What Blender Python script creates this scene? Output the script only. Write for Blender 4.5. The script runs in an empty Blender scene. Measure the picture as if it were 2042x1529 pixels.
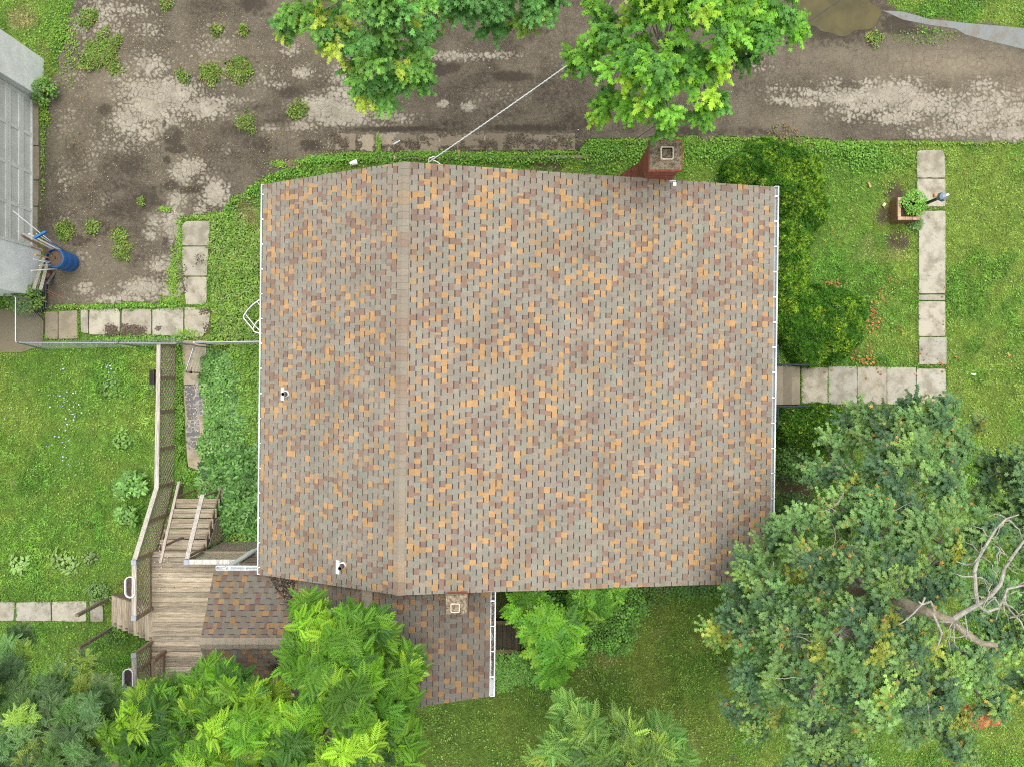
import bpy, math, random
import numpy as np
from mathutils import Vector
random.seed(7)
rng = np.random.default_rng(11)
PI = math.pi
sc = bpy.context.scene
# ------------------------------------------------------------------ camera, sky, sun, exposure
CH = 22.0            # camera height above the ground
F = 1418.0           # focal length in photo pixels
cam_d = bpy.data.cameras.new("camera")
cam_d.sensor_width = 36.0
cam_d.lens = F * 36.0 / 2042.0
cam_d.clip_start = 0.1
cam_d.clip_end = 400.0
cam = bpy.data.objects.new("camera", cam_d)
cam.location = (0, 0, CH)
sc.collection.objects.link(cam)
sc.camera = cam
SUN_EL, SUN_AZ = math.radians(76), math.radians(12)   # azimuth measured from +Y towards +X
world = bpy.data.worlds.new("World")
sc.world = world
world.use_nodes = True
wn = world.node_tree
bg = wn.nodes["Background"]
sky = wn.nodes.new("ShaderNodeTexSky")
sky.sky_type = 'NISHITA'
sky.sun_disc = False
sky.sun_elevation = SUN_EL
sky.sun_rotation = SUN_AZ
sky.air_density = 1.0
sky.dust_density = 4.0
sky.ozone_density = 0.6
hs = wn.nodes.new("ShaderNodeHueSaturation")          # an overcast sky: nearly grey
hs.inputs["Saturation"].default_value = 0.22
wn.links.new(sky.outputs[0], hs.inputs["Color"])
wn.links.new(hs.outputs[0], bg.inputs["Color"])
bg.inputs["Strength"].default_value = 0.15
sun_d = bpy.data.lights.new("sun", 'SUN')
sun_d.energy = 1.3
sun_d.angle = math.radians(55)
sun_d.color = (1.0, 0.97, 0.92)
sun = bpy.data.objects.new("sun", sun_d)
sd = Vector((math.sin(SUN_AZ) * math.cos(SUN_EL), math.cos(SUN_AZ) * math.cos(SUN_EL), math.sin(SUN_EL)))
sun.rotation_euler = (-sd).to_track_quat('-Z', 'Y').to_euler()
sun.location = (0, 0, 30)
sc.collection.objects.link(sun)
sc.view_settings.view_transform = 'Standard'
sc.view_settings.look = 'None'
sc.view_settings.gamma = 1.0
sc.view_settings.exposure = 0.82
sc.cycles.use_denoising = False
sc.cycles.filter_width = 1.1
sc.cycles.max_bounces = 6
sc.cycles.diffuse_bounces = 3
sc.cycles.transmission_bounces = 4
sc.cycles.transparent_max_bounces = 4

# ------------------------------------------------------------------ measuring
def W(px, py, z=0.0):
    """photo pixel + height above ground -> metres"""
    k = (CH - z) / F
    return Vector(((px - 1021.0) * k, (764.5 - py) * k, z))
def gx(px): return (px - 1021.0) * CH / F
def gy(py): return (764.5 - py) * CH / F

# ------------------------------------------------------------------ numpy noise
_lat = rng.random((256, 256))
def vnoise(x, y, s=1.0, seed=0):
    x = np.asarray(x) * s + 17.3 * seed + 101.0
    y = np.asarray(y) * s + 9.7 * seed + 57.0
    xi = np.floor(x).astype(int); yi = np.floor(y).astype(int)
    fx = x - xi; fy = y - yi
    fx = fx * fx * (3 - 2 * fx); fy = fy * fy * (3 - 2 * fy)
    a = _lat[xi % 256, yi % 256]; b = _lat[(xi + 1) % 256, yi % 256]
    c = _lat[xi % 256, (yi + 1) % 256]; d = _lat[(xi + 1) % 256, (yi + 1) % 256]
    return (a * (1 - fx) + b * fx) * (1 - fy) + (c * (1 - fx) + d * fx) * fy
def fbm(x, y, s=1.0, seed=0, o=4):
    v = 0; a = 0.5; t = 0
    for i in range(o):
        v = v + a * vnoise(x, y, s * 2 ** i, seed + i * 3); t += a; a *= 0.5
    return v / t
def ssm(e0, e1, x):
    t = np.clip((x - e0) / (e1 - e0), 0, 1)
    return t * t * (3 - 2 * t)
def inpoly(x, y, poly):
    """poly in metres; vectorised"""
    x = np.asarray(x); y = np.asarray(y)
    ins = np.zeros(x.shape, bool)
    n = len(poly)
    for i in range(n):
        x0, y0 = poly[i]; x1, y1 = poly[(i + 1) % n]
        if y0 == y1: continue
        c = ((y0 > y) != (y1 > y)) & (x < (x1 - x0) * (y - y0) / (y1 - y0) + x0)
        ins ^= c
    return ins
def pp(pts): return [(gx(a), gy(b)) for a, b in pts]
def blobs(x, y, lst):
    """max of soft ellipses given in photo pixels (cx, cy, rx, ry, strength)"""
    v = np.zeros(np.shape(x))
    for b in lst:
        cx, cy, rx, ry = b[:4]; s = b[4] if len(b) > 4 else 1.0
        d = ((x - gx(cx)) / (rx * CH / F)) ** 2 + ((y - gy(cy)) / (ry * CH / F)) ** 2
        v = np.maximum(v, s * np.exp(-d * 0.9))
    return v

# ------------------------------------------------------------------ materials
def N(nt, t, **kw):
    n = nt.nodes.new(t)
    for k, v in kw.items(): setattr(n, k, v)
    return n
def base_mat(name, rough=0.8, spec=0.3, metal=0.0):
    m = bpy.data.materials.new(name); m.use_nodes = True
    nt = m.node_tree; b = nt.nodes["Principled BSDF"]
    b.inputs["Roughness"].default_value = rough
    b.inputs["Specular IOR Level"].default_value = spec
    b.inputs["Metallic"].default_value = metal
    return m, nt, b
def attr(nt, name="Col"):
    a = N(nt, "ShaderNodeAttribute"); a.attribute_name = name; return a
def noise(nt, scale, detail=4, rough=0.6, vec=None, mapscale=None):
    tc = N(nt, "ShaderNodeTexCoord")
    n = N(nt, "ShaderNodeTexNoise"); n.inputs["Scale"].default_value = scale
    n.inputs["Detail"].default_value = detail; n.inputs["Roughness"].default_value = rough
    src = tc.outputs["Object"] if vec is None else vec
    if mapscale:
        mp = N(nt, "ShaderNodeMapping"); mp.inputs["Scale"].default_value = mapscale
        nt.links.new(src, mp.inputs["Vector"]); src = mp.outputs["Vector"]
    nt.links.new(src, n.inputs["Vector"])
    return n
def mrange(nt, src, a, b, c, d, clamp=True):
    r = N(nt, "ShaderNodeMapRange"); r.clamp = clamp
    for i, v in zip((1, 2, 3, 4), (a, b, c, d)): r.inputs[i].default_value = v
    nt.links.new(src, r.inputs[0]); return r.outputs[0]
def mix(nt, fac, a, b, typ='MIX'):
    m = N(nt, "ShaderNodeMix", data_type='RGBA', blend_type=typ)
    for sock, v in ((m.inputs[0], fac), (m.inputs[6], a), (m.inputs[7], b)):
        if isinstance(v, (int, float)): sock.default_value = v
        elif isinstance(v, tuple): sock.default_value = (*v, 1)
        else: nt.links.new(v, sock)
    return m.outputs[2]
def bump(nt, b, src, strength=0.3, dist=0.01):
    u = N(nt, "ShaderNodeBump"); u.inputs["Strength"].default_value = strength
    u.inputs["Distance"].default_value = dist
    nt.links.new(src, u.inputs["Height"]); nt.links.new(u.outputs[0], b.inputs["Normal"])
def colmat(name, rough=0.8, spec=0.3, metal=0.0, n1=(8, 0.75, 1.2), n2=(60, 0.85, 1.15), bmp=0.2, ms=None):
    """surface whose pigment comes from the mesh's Col attribute, broken up by two noises"""
    m, nt, b = base_mat(name, rough, spec, metal)
    a = attr(nt).outputs["Color"]
    x = noise(nt, n1[0], mapscale=ms); y = noise(nt, n2[0], mapscale=ms)
    c = mix(nt, 1.0, a, mrange(nt, x.outputs["Fac"], 0.3, 0.7, n1[1], n1[2]), 'MULTIPLY')
    c = mix(nt, 1.0, c, mrange(nt, y.outputs["Fac"], 0.3, 0.7, n2[1], n2[2]), 'MULTIPLY')
    nt.links.new(c, b.inputs["Base Color"])
    if bmp: bump(nt, b, y.outputs["Fac"], bmp, 0.01)
    return m
M = {}
M['shingle'] = colmat("asphalt_shingle", 0.92, 0.2, n1=(1.1, 0.88, 1.10), n2=(170, 0.80, 1.2), bmp=0.5)
M['wood_x'] = colmat("weathered_wood_along_x", 0.85, 0.2, n1=(2.2, 0.7, 1.2), n2=(7, 0.55, 1.3), ms=(0.5, 9, 9))
M['wood_y'] = colmat("weathered_wood_along_y", 0.85, 0.2, n1=(2.2, 0.7, 1.2), n2=(7, 0.55, 1.3), ms=(9, 0.5, 9))
M['metal'] = colmat("galvanised_metal", 0.42, 0.5, 0.75, n1=(6, 0.85, 1.1), n2=(90, 0.9, 1.1), bmp=0.05)
M['paint'] = colmat("chalky_paint", 0.55, 0.4, n1=(3, 0.88, 1.06), n2=(40, 0.92, 1.05), bmp=0.1)
M['plastic'] = colmat("plastic", 0.4, 0.5, n1=(5, 0.85, 1.1), n2=(60, 0.92, 1.08), bmp=0.05)
M['stone'] = colmat("stone", 0.9, 0.2, n1=(7, 0.6, 1.25), n2=(60, 0.75, 1.2), bmp=0.5)
M['litter'] = colmat("dead_leaf", 0.8, 0.2, n1=(20, 0.7, 1.2), n2=(90, 0.85, 1.15), bmp=0.0)
M['bark'] = colmat("bark", 0.95, 0.1, n1=(9, 0.6, 1.3), n2=(50, 0.7, 1.3), bmp=0.6)

def leafmat(name, trans=0.3, rough=0.5, spec=0.35):
    m, nt, b = base_mat(name, rough, spec)
    a = attr(nt).outputs["Color"]
    nt.links.new(a, b.inputs["Base Color"])
    t = N(nt, "ShaderNodeBsdfTranslucent")
    nt.links.new(mix(nt, 1.0, a, (1.35, 1.5, 0.6), 'MULTIPLY'), t.inputs["Color"])
    ms = N(nt, "ShaderNodeMixShader"); ms.inputs[0].default_value = trans
    nt.links.new(b.outputs[0], ms.inputs[1]); nt.links.new(t.outputs[0], ms.inputs[2])
    nt.links.new(ms.outputs[0], nt.nodes["Material Output"].inputs["Surface"])
    return m
M['leaf'] = leafmat("leaf", 0.3)
M['waxy'] = leafmat("waxy_leaf", 0.22, 0.5, 0.45)
M['grass'] = leafmat("grass_blade", 0.25, 0.7, 0.2)

def concrete_mat():
    m, nt, b = base_mat("old_concrete", 0.92, 0.2)
    a = attr(nt).outputs["Color"]
    x = noise(nt, 2.2, 6, 0.7); y = noise(nt, 70, 3); z = noise(nt, 11, 5, 0.75); w = noise(nt, 5, 5, .7)
    c = mix(nt, mrange(nt, x.outputs["Fac"], 0.46, 0.62, 0, 0.7), a, (0.17, 0.15, 0.105))
    c = mix(nt, mrange(nt, z.outputs["Fac"], 0.57, 0.70, 0, 0.75), c, (0.09, 0.08, 0.055))
    c = mix(nt, mrange(nt, w.outputs["Fac"], 0.62, 0.74, 0, 0.45), c, (0.30, 0.21, 0.13))
    c = mix(nt, 1.0, c, mrange(nt, y.outputs["Fac"], 0.3, 0.7, 0.8, 1.15), 'MULTIPLY')
    nt.links.new(c, b.inputs["Base Color"]); bump(nt, b, z.outputs["Fac"], 0.4, 0.01)
    return m
M['concrete'] = concrete_mat()

def brick_mat(name, c1, c2, mort, sx=1.0):
    m, nt, b = base_mat(name, 0.9, 0.2)
    tc = N(nt, "ShaderNodeTexCoord"); sp = N(nt, "ShaderNodeSeparateXYZ"); cb = N(nt, "ShaderNodeCombineXYZ")
    nt.links.new(tc.outputs["Object"], sp.inputs[0])
    ad = N(nt, "ShaderNodeMath", operation='ADD')
    nt.links.new(sp.outputs[0], ad.inputs[0]); nt.links.new(sp.outputs[1], ad.inputs[1])
    nt.links.new(ad.outputs[0], cb.inputs[0]); nt.links.new(sp.outputs[2], cb.inputs[1])
    br = N(nt, "ShaderNodeTexBrick")
    nt.links.new(cb.outputs[0], br.inputs["Vector"])
    br.inputs["Color1"].default_value = (*c1, 1); br.inputs["Color2"].default_value = (*c2, 1)
    br.inputs["Mortar"].default_value = (*mort, 1); br.inputs["Scale"].default_value = 1.0
    br.inputs["Brick Width"].default_value = 0.21; br.inputs["Row Height"].default_value = 0.072
    br.inputs["Mortar Size"].default_value = 0.006
    n = noise(nt, 9, 5, 0.7); n2 = noise(nt, 60, 3)
    c = mix(nt, mrange(nt, n.outputs["Fac"], 0.45, 0.7, 0, 0.6), br.outputs["Color"], (0.06, 0.03, 0.022))
    c = mix(nt, mrange(nt, n2.outputs["Fac"], 0.66, 0.72, 0, 0.6), c, (0.5, 0.42, 0.36))
    nt.links.new(c, b.inputs["Base Color"]); bump(nt, b, br.outputs["Fac"], -0.6, 0.01)
    return m
M['brick'] = brick_mat("red_brick", (0.36, 0.105, 0.06), (0.26, 0.075, 0.045), (0.27, 0.17, 0.12))
M['planter_brick'] = brick_mat("orange_brick", (0.26, 0.145, 0.065), (0.20, 0.12, 0.045), (0.16, 0.13, 0.06))
def siding_mat():
    m, nt, b = base_mat("lap_siding", 0.6, 0.3)
    a = attr(nt).outputs["Color"]
    wv = N(nt, "ShaderNodeTexWave", wave_type='BANDS', bands_direction='Z', wave_profile='SAW')
    tc = N(nt, "ShaderNodeTexCoord"); nt.links.new(tc.outputs["Object"], wv.inputs[0])
    wv.inputs["Scale"].default_value = 1.6; wv.inputs["Distortion"].default_value = 0
    bump(nt, b, wv.outputs["Fac"], 0.6, 0.02)
    n = noise(nt, 3, 4); nt.links.new(mix(nt, 1.0, a, mrange(nt, n.outputs["Fac"], .3, .7, .85, 1.05), 'MULTIPLY'), b.inputs["Base Color"])
    return m
M['siding'] = siding_mat()

def crown_mortar():
    m, nt, b = base_mat("mossy_mortar", 0.95, 0.15)
    x = noise(nt, 14, 6, 0.75); y = noise(nt, 38, 4, 0.7)
    c = mix(nt, mrange(nt, x.outputs["Fac"], 0.42, 0.62, 0, 1), (0.30, 0.24, 0.16), (0.055, 0.045, 0.03))
    c = mix(nt, mrange(nt, y.outputs["Fac"], 0.55, 0.70, 0, 0.7), c, (0.42, 0.38, 0.30))
    nt.links.new(c, b.inputs["Base Color"]); bump(nt, b, x.outputs["Fac"], 0.8, 0.03)
    return m
M['mortar'] = crown_mortar()

def driveway_mat():
    m, nt, b = base_mat("broken_asphalt", 0.95, 0.15)
    pale = attr(nt, "pale"); wet = attr(nt, "wet"); tan = attr(nt, "tan")
    nA = noise(nt, 0.8, 8, 0.74); nB = noise(nt, 55, 5, 0.7); nC = noise(nt, 6, 6, 0.72); nD = noise(nt, 2.6, 6, 0.6)
    tc = N(nt, "ShaderNodeTexCoord")
    # warped coordinates so the crack cells are irregular
    wp = N(nt, "ShaderNodeVectorMath", operation='SCALE'); wp.inputs["Scale"].default_value = 0.16
    nw = noise(nt, 3.0, 3); nt.links.new(nw.outputs["Color"], wp.inputs[0])
    va = N(nt, "ShaderNodeVectorMath", operation='ADD')
    nt.links.new(tc.outputs["Object"], va.inputs[0]); nt.links.new(wp.outputs[0], va.inputs[1])
    def vor(scale, feat='DISTANCE_TO_EDGE'):
        v = N(nt, "ShaderNodeTexVoronoi", feature=feat, voronoi_dimensions='2D'); v.inputs["Scale"].default_value = scale
        nt.links.new(va.outputs[0], v.inputs["Vector"]); return v
    v1 = vor(6.5); v2 = vor(13); v3 = vor(2.4); v4 = vor(40, 'F1')
    # tone of the worn tar: brown grey with granules
    dark = mix(nt, mrange(nt, nA.outputs["Fac"], 0.40, 0.60, 0, 1), (0.038, 0.031, 0.022), (0.108, 0.092, 0.066))
    dark = mix(nt, mrange(nt, nB.outputs["Fac"], 0.48, 0.66, 0, 0.8), dark, (0.23, 0.20, 0.145))
    dark = mix(nt, mrange(nt, v4.outputs["Distance"], 0.0, 0.25, 0.7, 0), dark, (0.20, 0.175, 0.13))
    dark = mix(nt, mrange(nt, v2.outputs["Distance"], 0.0, 0.05, 0.45, 0), dark, (0.035, 0.028, 0.022))
    dark = mix(nt, tan.outputs["Fac"], dark, mix(nt, mrange(nt, nC.outputs["Fac"], .35, .65, 0, 1), (0.16, 0.135, 0.093), (0.235, 0.20, 0.14)))
    palec = mix(nt, mrange(nt, nD.outputs["Fac"], 0.35, 0.65, 0, 1), (0.235, 0.212, 0.163), (0.37, 0.338, 0.265))
    palec = mix(nt, mrange(nt, nB.outputs["Fac"], 0.42, 0.62, 0.0, 0.55), palec, (0.15, 0.13, 0.10))
    # sharp broken edge of the pale patches
    s = N(nt, "ShaderNodeMath", operation='ADD')
    nt.links.new(pale.outputs["Fac"], s.inputs[0])
    nt.links.new(mrange(nt, nC.outputs["Fac"], 0.25, 0.75, -0.50, 0.50), s.inputs[1])
    s2 = N(nt, "ShaderNodeMath", operation='ADD'); nt.links.new(s.outputs[0], s2.inputs[0])
    nt.links.new(mrange(nt, v1.outputs["Distance"], 0.0, 0.35, -0.20, 0.10), s2.inputs[1])
    pf = mrange(nt, s2.outputs[0], 0.32, 0.62, 0, 1)
    c = mix(nt, pf, dark, palec)
    nm = noise(nt, 1.7, 4, 0.6); mm = N(nt, "ShaderNodeMath", operation='MULTIPLY')
    nt.links.new(mrange(nt, v1.outputs["Distance"], 0.008, 0.045, 0.85, 0), mm.inputs[0]); nt.links.new(mrange(nt, nm.outputs["Fac"], 0.38, 0.58, 0.05, 1), mm.inputs[1])
    cr = mix(nt, mm.outputs[0], c, (0.06, 0.048, 0.036))
    m2 = N(nt, "ShaderNodeMath", operation='MULTIPLY'); nt.links.new(mrange(nt, v2.outputs["Distance"], 0.01, 0.05, 0.6, 0), m2.inputs[0]); nt.links.new(mrange(nt, nm.outputs["Fac"], 0.50, 0.66, 0, 1), m2.inputs[1])
    cr = mix(nt, m2.outputs[0], cr, (0.07, 0.056, 0.042))
    cr = mix(nt, mrange(nt, v3.outputs["Distance"], 0.004, 0.016, 0.55, 0), cr, (0.05, 0.04, 0.03))
    c = cr
    # damp patches
    wadd = N(nt, "ShaderNodeMath", operation='ADD'); nt.links.new(wet.outputs["Fac"], wadd.inputs[0])
    nt.links.new(mrange(nt, nC.outputs["Fac"], 0.25, 0.75, -0.38, 0.38), wadd.inputs[1])
    wf = mrange(nt, wadd.outputs[0], 0.34, 0.66, 0, 0.82)
    c = mix(nt, wf, c, (0.036, 0.028, 0.020))
    nt.links.new(c, b.inputs["Base Color"])
    nt.links.new(mrange(nt, wf, 0, 0.82, 0.95, 0.75), b.inputs["Roughness"])
    bump(nt, b, nB.outputs["Fac"], 0.5, 0.015)
    return m
M['drive'] = driveway_mat()

def lawn_mat():
    m, nt, b = base_mat("turf_and_soil", 0.98, 0.1)
    a = attr(nt).outputs["Color"]
    x = noise(nt, 38, 4, 0.7); y = noise(nt, 7, 4, 0.6)
    c = mix(nt, mrange(nt, x.outputs["Fac"], 0.40, 0.62, 0.7, 0), a, (0.040, 0.042, 0.014))
    c = mix(nt, 1.0, c, mrange(nt, y.outputs["Fac"], 0.3, 0.7, 0.8, 1.2), 'MULTIPLY')
    nt.links.new(c, b.inputs["Base Color"]); bump(nt, b, x.outputs["Fac"], 0.9, 0.03)
    return m
M['lawn'] = lawn_mat()
def water_mat():
    m, nt, b = base_mat("muddy_water", 0.35, 0.15)
    n = noise(nt, 1.3, 3)
    nt.links.new(mix(nt, mrange(nt, n.outputs["Fac"], .35, .65, 0, 1), (0.050, 0.042, 0.013), (0.085, 0.070, 0.024)), b.inputs["Base Color"])
    n2 = noise(nt, 18, 2); bump(nt, b, n2.outputs["Fac"], 0.05, 0.005)
    return m
M['water'] = water_mat()

# ------------------------------------------------------------------ object helpers
COL = sc.collection
def setp(o, label=None, cat=None, group=None, kind=None):
    if label: o["label"] = label
    if cat: o["category"] = cat
    if group: o["group"] = group
    if kind: o["kind"] = kind
    return o
def thing(name, label, cat, loc, group=None):
    o = bpy.data.objects.new(name, None); COL.objects.link(o); o.location = loc
    o.empty_display_size = 0.2
    return setp(o, label, cat, group)
def wpos(o):
    v = Vector(o.location)
    while o.parent: o = o.parent; v += Vector(o.location)
    return v
class MB:
    """collects faces with a pigment and a material, then links them as ONE mesh object"""
    def __init__(s): s.v = []; s.f = []; s.c = []; s.m = []; s.mats = []
    def mi(s, mat):
        if mat not in s.mats: s.mats.append(mat)
        return s.mats.index(mat)
    def poly(s, pts, col, mat):
        i = len(s.v); s.v += [tuple(p) for p in pts]
        s.f.append(list(range(i, i + len(pts)))); s.c.append(col); s.m.append(s.mi(mat))
    def hull(s, bot, top, col, mat, caps=True, colside=None):
        """prism between two rings of equal length (bot counter-clockwise seen from above)"""
        n = len(bot); i = len(s.v); s.v += [tuple(p) for p in bot] + [tuple(p) for p in top]
        k = s.mi(mat)
        if caps:
            s.f.append([i + n + j for j in range(n)]); s.c.append(col); s.m.append(k)
            s.f.append([i + j for j in reversed(range(n))]); s.c.append(col); s.m.append(k)
        for j in range(n):
            a, b = j, (j + 1) % n
            s.f.append([i + a, i + b, i + n + b, i + n + a]); s.c.append(colside or col); s.m.append(k)
    def box(s, c, d, col, mat, rz=0.0):
        hx, hy, hz = d[0] / 2, d[1] / 2, d[2] / 2; cs, sn = math.cos(rz), math.sin(rz)
        r = [(c[0] + x * cs - y * sn, c[1] + x * sn + y * cs) for x, y in ((-hx, -hy), (hx, -hy), (hx, hy), (-hx, hy))]
        s.hull([(x, y, c[2] - hz) for x, y in r], [(x, y, c[2] + hz) for x, y in r], col, mat)
    def beam(s, p0, p1, w, h, col, mat, up=(0, 0, 1)):
        p0, p1 = Vector(p0), Vector(p1); d = (p1 - p0).normalized(); up = Vector(up)
        if abs(d.dot(up)) > 0.98: up = Vector((0, 1, 0))
        x = d.cross(up).normalized(); y = x.cross(d).normalized()
        o = [(-w / 2, -h / 2), (w / 2, -h / 2), (w / 2, h / 2), (-w / 2, h / 2)]
        A = [p0 + x * a + y * b for a, b in o]; B = [p1 + x * a + y * b for a, b in o]
        s.hull(A, B, col, mat)
    def tube(s, pts, rad, col, mat, n=8):
        pts = [Vector(p) for p in pts]
        if not isinstance(rad, (list, tuple)): rad = [rad] * len(pts)
        rings = []; prev = None
        for i, p in enumerate(pts):
            d = (pts[min(i + 1, len(pts) - 1)] - pts[max(i - 1, 0)])
            d = d.normalized() if d.length > 1e-9 else Vector((0, 0, 1))
            if prev is None:
                x = d.orthogonal().normalized()
            else:
                x = (prev - d * prev.dot(d)); x = x.normalized() if x.length > 1e-6 else d.orthogonal().normalized()
            prev = x; y = d.cross(x)
            rings.append([p + (x * math.cos(2 * PI * j / n) + y * math.sin(2 * PI * j / n)) * rad[i] for j in range(n)])
        i0 = len(s.v); k = s.mi(mat)
        for r in rings: s.v += [tuple(p) for p in r]
        for i in range(len(rings) - 1):
            for j in range(n):
                a = i0 + i * n + j; b = i0 + i * n + (j + 1) % n
                s.f.append([a, b, b + n, a + n]); s.c.append(col); s.m.append(k)
        s.f.append([i0 + j for j in reversed(range(n))]); s.c.append(col); s.m.append(k)
        e = i0 + (len(rings) - 1) * n
        s.f.append([e + j for j in range(n)]); s.c.append(col); s.m.append(k)
    def lathe(s, c, prof, col, mat, n=24, sx=1.0, sy=1.0, closed=False):
        i0 = len(s.v); k = s.mi(mat)
        for r, z in prof:
            s.v += [(c[0] + r * sx * math.cos(2 * PI * j / n), c[1] + r * sy * math.sin(2 * PI * j / n), c[2] + z) for j in range(n)]
        for i in range(len(prof) - 1):
            for j in range(n):
                a = i0 + i * n + j; b = i0 + i * n + (j + 1) % n
                s.f.append([a, b, b + n, a + n]); s.c.append(col); s.m.append(k)
        if closed:
            e = i0 + (len(prof) - 1) * n
            s.f.append([e + j for j in range(n)]); s.c.append(col); s.m.append(k)
            s.f.append([i0 + j for j in reversed(range(n))]); s.c.append(col); s.m.append(k)
    def build(s, name, parent=None, origin=None, smooth=False):
        me = bpy.data.meshes.new(name)
        og = Vector(origin) if origin is not None else (wpos(parent) if parent else Vector((0, 0, 0)))
        me.from_pydata([(v[0] - og.x, v[1] - og.y, v[2] - og.z) for v in s.v], [], s.f)
        for m in s.mats: me.materials.append(m)
        me.polygons.foreach_set("material_index", s.m)
        ca = me.color_attributes.new("Col", 'FLOAT_COLOR', 'CORNER')
        arr = []
        for f, c in zip(s.f, s.c): arr += [c[0], c[1], c[2], 1.0] * len(f)
        ca.data.foreach_set("color", arr)
        if smooth: me.polygons.foreach_set("use_smooth", [True] * len(s.f))
        me.update()
        o = bpy.data.objects.new(name, me); COL.objects.link(o)
        if parent: o.parent = parent
        o.location = og - (wpos(parent) if parent else Vector((0, 0, 0)))
        return o
def nmesh(name, V, Fc, C, mat, parent=None, extra=None, smooth=False):
    """numpy mesh: V (n,3) world, Fc (m,k) indices, C (n,3) point colours"""
    og = np.array(wpos(parent)) if parent else np.zeros(3)
    V = np.asarray(V, np.float32) - og.astype(np.float32)
    me = bpy.data.meshes.new(name)
    n, (m, k) = len(V), Fc.shape
    me.vertices.add(n); me.vertices.foreach_set("co", V.ravel())
    me.loops.add(m * k); me.loops.foreach_set("vertex_index", Fc.astype(np.int32).ravel())
    me.polygons.add(m)
    me.polygons.foreach_set("loop_start", np.arange(0, m * k, k, dtype=np.int32))
    me.update(calc_edges=True)
    if C is not None:
        ca = me.color_attributes.new("Col", 'FLOAT_COLOR', 'POINT')
        ca.data.foreach_set("color", np.concatenate([C, np.ones((n, 1))], 1).astype(np.float32).ravel())
    for kx, vv in (extra or {}).items():
        at = me.attributes.new(kx, 'FLOAT', 'POINT'); at.data.foreach_set("value", vv.astype(np.float32))
    me.polygons.foreach_set("use_smooth", np.full(m, smooth))
    me.materials.append(mat)
    o = bpy.data.objects.new(name, me); COL.objects.link(o)
    if parent: o.parent = parent
    return o
def unit(a): return a / np.maximum(np.linalg.norm(a, axis=-1, keepdims=True), 1e-9)
def scatter(T, TF, P, D, Nn, S, C, shade=None):
    """copies of template T (k,3) with faces TF at P, x axis D, z axis ~ Nn, scale S, colour C"""
    D = unit(D); Y = unit(np.cross(Nn, D)); Z = np.cross(D, Y)
    k = len(T); n = len(P)
    S = np.asarray(S).reshape(-1, 1, 1) * np.ones((n, 1, 1))
    V = P[:, None, :] + S * (T[None, :, 0:1] * D[:, None] + T[None, :, 1:2] * Y[:, None] + T[None, :, 2:3] * Z[:, None])
    Fc = (TF[None] + (np.arange(n) * k)[:, None, None]).reshape(-1, TF.shape[1])
    CC = np.repeat(C[:, None, :], k, 1)
    if shade is not None: CC = CC * shade[None, :, None]
    return V.reshape(-1, 3), Fc, CC.reshape(-1, 3)
def merge(parts):
    o = 0; V = []; Fs = []; C = []
    for v, f, c in parts:
        V.append(v); Fs.append(f + o); C.append(c); o += len(v)
    return np.concatenate(V), np.concatenate(Fs), np.concatenate(C)
# leaf templates --------------------------------------------------
def maple_T():
    half = [(0, 1.0), (17, .62), (24, .60), (46, .92), (64, .50), (80, .42), (103, .60), (140, .22)]
    pts = [(math.cos(math.radians(a)) * r, math.sin(math.radians(a)) * r) for a, r in half]
    ring = pts + [(0.0, 0.0)] + [(x, -y) for x, y in reversed(pts[1:])]
    V = [(0.28, 0, 0.0)] + [(x + .02, y, -0.22 * (y * y) - 0.16 * max(x, 0) ** 2) for x, y in ring]
    n = len(ring)
    Fc = [(0, 1 + i, 1 + (i + 1) % n) for i in range(n)]
    return np.array(V), np.array(Fc)
MAPLE = maple_T()
def oval_T(w=0.24, droop=0.2, fold=0.12):
    V = [(0, 0, 0), (.3, w, -fold * .6), (.65, w * .85, -fold - droop * .4), (1, 0, -droop), (.65, -w * .85, -fold - droop * .4), (.3, -w, -fold * .6), (.3, 0, 0), (.65, 0, -droop * .4)]
    Fc = [(0, 6, 1), (1, 6, 7), (1, 7, 2), (2, 7, 3), (0, 5, 6), (5, 7, 6), (5, 4, 7), (4, 3, 7)]
    return np.array(V), np.array(Fc)[:, ::-1]
OVAL = oval_T(); ROUND = oval_T(0.42, 0.1, 0.05); SLIM = oval_T(0.16, 0.35, 0.06)
def pinnate_T(pairs=9, ll=0.24, lw=0.034, droop=0.38, start=0.16):
    V = []; Fc = []
    def leaflet(bx, bz, dx, dy, L, w):
        i = len(V); nx, ny = -dy, dx
        V.extend([(bx, 0, bz), (bx + dx * L * .45 + nx * w, dy * L * .45 + ny * w, bz - .03),
                  (bx + dx * L, dy * L, bz - .10 * abs(dy) - .03), (bx + dx * L * .45 - nx * w, dy * L * .45 - ny * w, bz - .03)])
        Fc.append((i, i + 3, i + 2, i + 1))
    for i in range(pairs):
        t = start + (1 - start) * i / pairs
        z = -droop * t * t
        a = math.radians(66 - 22 * t); L = ll * (0.75 + 0.6 * math.sin(PI * min(t + .12, 1)) * .7)
        leaflet(t, z, math.cos(a), math.sin(a), L, lw); leaflet(t + .02, z, math.cos(a), -math.sin(a), L, lw)
    leaflet(0.97, -droop * .95, 1, 0.0, ll * .8, lw)
    i = len(V); V.extend([(0, .008, 0), (0, -.008, 0), (.5, -.008, -droop * .25), (.5, .008, -droop * .25)]); Fc.append((i, i + 1, i + 2, i + 3))
    V.extend([(1, 0, -droop), (1, .004, -droop)]); Fc.append((i + 3, i + 2, i + 4, i + 5))
    return np.array(V), np.array(Fc)
PINN = pinnate_T(8, .29, .052); PINN_S = pinnate_T(6, 0.30, 0.055, 0.25, 0.15); PINN_B = pinnate_T(5, 0.34, 0.095, 0.15, 0.14)
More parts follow.
